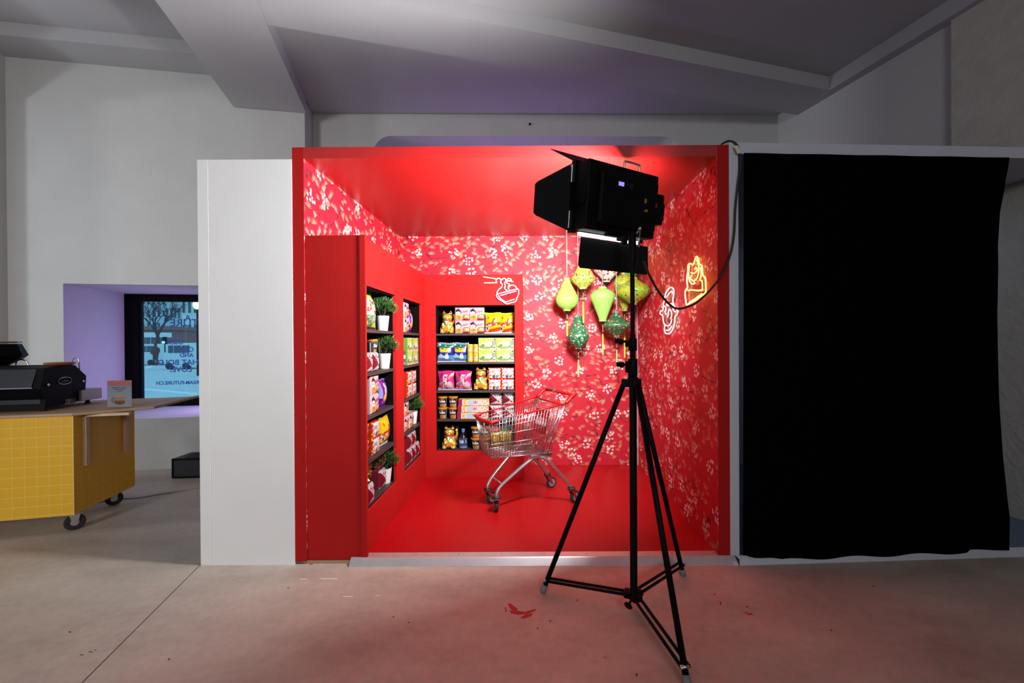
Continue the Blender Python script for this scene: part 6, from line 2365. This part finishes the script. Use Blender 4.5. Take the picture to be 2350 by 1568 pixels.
def van(name, label, px, py, Y, ln, ht, flip=1):
    b_ = W(px, py, Y)
    t = thing(name, label, 'vehicle', (b_.x, Y, SZ))
    s = ln
    bm_ = MB()
    pts = [(-.5 * s, .2), (-.5 * s, ht * .62), (-.40 * s, ht * .66), (-.30 * s, ht * .98), (-.22 * s, ht), (.48 * s, ht), (.5 * s, ht * .9), (.5 * s, .2)]
    pts = [(p[0] * flip, p[1]) for p in pts]
    if flip > 0:
        pts = pts[::-1]
    xz_prism(bm_, pts[::1], -0.85, 0.85)
    bm_.build('car_body', M_carwhite, t)
    for x0, x1 in ((-.33, -.16), (-.13, .12), (.15, .42)):
        lo_, hi_ = sorted((x0 * s * flip, x1 * s * flip))
        MB().box((lo_, -0.87, ht * .62), (hi_, -0.84, ht * .90)).build('side_window', M_pane, t)
    for x in (-.30, .30):
        MB().at(T(x * s, -0.80, 0.205) @ R(90, 'X')).lathe([(0.10, -0.12), (0.20, -0.11), (0.20, 0.11), (0.10, 0.12)], 18).build('wheel', M_rubber, t)
    MB().ball((-.5 * s * flip, -0.55, ht * .42), 0.12, 8).build('headlamp', M_neon_white, t)
    return t


van('parked_van', 'white van parked before the shop, nearest the window frame', 352, 800, 31, 1.9, 1.55)
van('parked_van', 'small white car behind the white van', 388, 800, 33, 1.35, 1.45)
van('delivery_van', 'white delivery van on the road beside the white board wall', 434, 800, 26, 1.7, 1.6)
# person by the van
pb_ = Wz(357, 826, SZ)
M_coat = mat('brown_coat', S(96, 60, 56), 0.85)
fg = MB()
fg.ball((0, 0, 1.52), (0.10, 0.11, 0.13), 12).tube([(0, 0, 1.40), (0, 0, 1.30)], 0.06, 8)
fg.ball((0, 0, 1.08), (0.22, 0.15, 0.34), 14).ball((0, 0, 0.80), (0.20, 0.15, 0.20), 12)
for s in (-1, 1):
    fg.tube([(s * 0.09, 0, 0.80), (s * 0.10, -0.02, 0.42), (s * 0.10, 0.02, 0.05)], [0.10, 0.075, 0.05], 8).ball((s * 0.10, -0.05, 0.04), (0.05, 0.12, 0.04), 8)
    fg.tube([(s * 0.20, 0, 1.28), (s * 0.27, 0.0, 1.02), (s * 0.25, -0.10, 0.82)], [0.07, 0.055, 0.04], 8)
person = remesh(fg, 'person', 0.035, M_coat, 3)
person.location = (W(357, 800, 29.5).x, 29.5, SZ)
tag(person, 'person in a brown coat standing beside the parked white van', 'person')
# traffic light
tl = W(378.5, 786, 30)
tls = thing('traffic_light', 'traffic light showing green across the street', 'traffic light', (tl.x, 30, SZ))
MB().lathe([(0.035, 0), (0.035, tl.z - SZ + 0.2)], 8).build('pole', M_black, tls)
MB().bbox((-0.10, -0.09, tl.z - SZ - 0.12), (0.10, 0.08, tl.z - SZ + 0.40), 0.02).build('housing', M_black, tls)
MB().ball((0, -0.13, tl.z - SZ), 0.09, 10).build('green_lamp', mat('green_signal', (0.1, 0.8, 0.5), 0.3, emit=4.0, ecol=(0.2, 1.0, 0.6)), tls)
# warm street lamp
sl = W(449, 700, 20)
sls = thing('street_lamp', 'warm glowing street lamp at the edge of the window view', 'street lamp', (sl.x + 0.1, 20, SZ))
MB().lathe([(0.06, 0), (0.05, sl.z - SZ)], 8).build('pole', M_black, sls)
MB().ball((0, -0.05, sl.z - SZ), (0.16, 0.16, 0.22), 12).build('lamp_globe', mat('lamp_globe', (1, 0.8, 0.5), 0.4, emit=5.0, ecol=(1.0, 0.66, 0.25)), sls, smooth='all')

# ------------------------------------------------------------------ coloured light strips hidden in the two window recesses
def ls(name, label, p0, p1, loc_t, size, power, col):
    pass


lm = ML @ Vector((NS1 - 0.04, 0.55, 0.95))
tube_ = tag(MB().tube([tuple(ML @ Vector((NS1 + 0.0, 0.62, NZ0 + 0.05))), tuple(ML @ Vector((NS1 + 0.0, 0.62, NZ1 - 0.1)))], 0.014, 10).build('led_tube', mat('violet_tube', (0.8, 0.7, 1), 0.4, emit=3.0, ecol=(0.55, 0.30, 1.0))),
            'violet light tube standing in the window recess behind the white board', 'light tube')
area('violet_niche', tuple(ML @ Vector((NS1 - 0.06, 0.62, 1.0))), tuple(ML @ Vector((NS0, 0.72, 0.75))), 0.35, 0.8, 10, (0.58, 0.30, 1.0))
ac = MBk @ Vector(((n0 + n1) / 2 - 0.2, 0.12, 3.0))
area('violet_arch', tuple(ac), tuple(MBk @ Vector(((n0 + n1) / 2 - 0.2, -0.25, 4.2))), 2.4, 0.12, 5, (0.58, 0.32, 1.0))
area('blue_booth_glow', tuple(Vector(nb.location) + Vector((1.9, 1.1, 2.45))), tuple(Vector(nb.location) + Vector((1.9, 1.1, 0))), 0.8, 0.3, 2.0, (0.45, 0.65, 1.0))
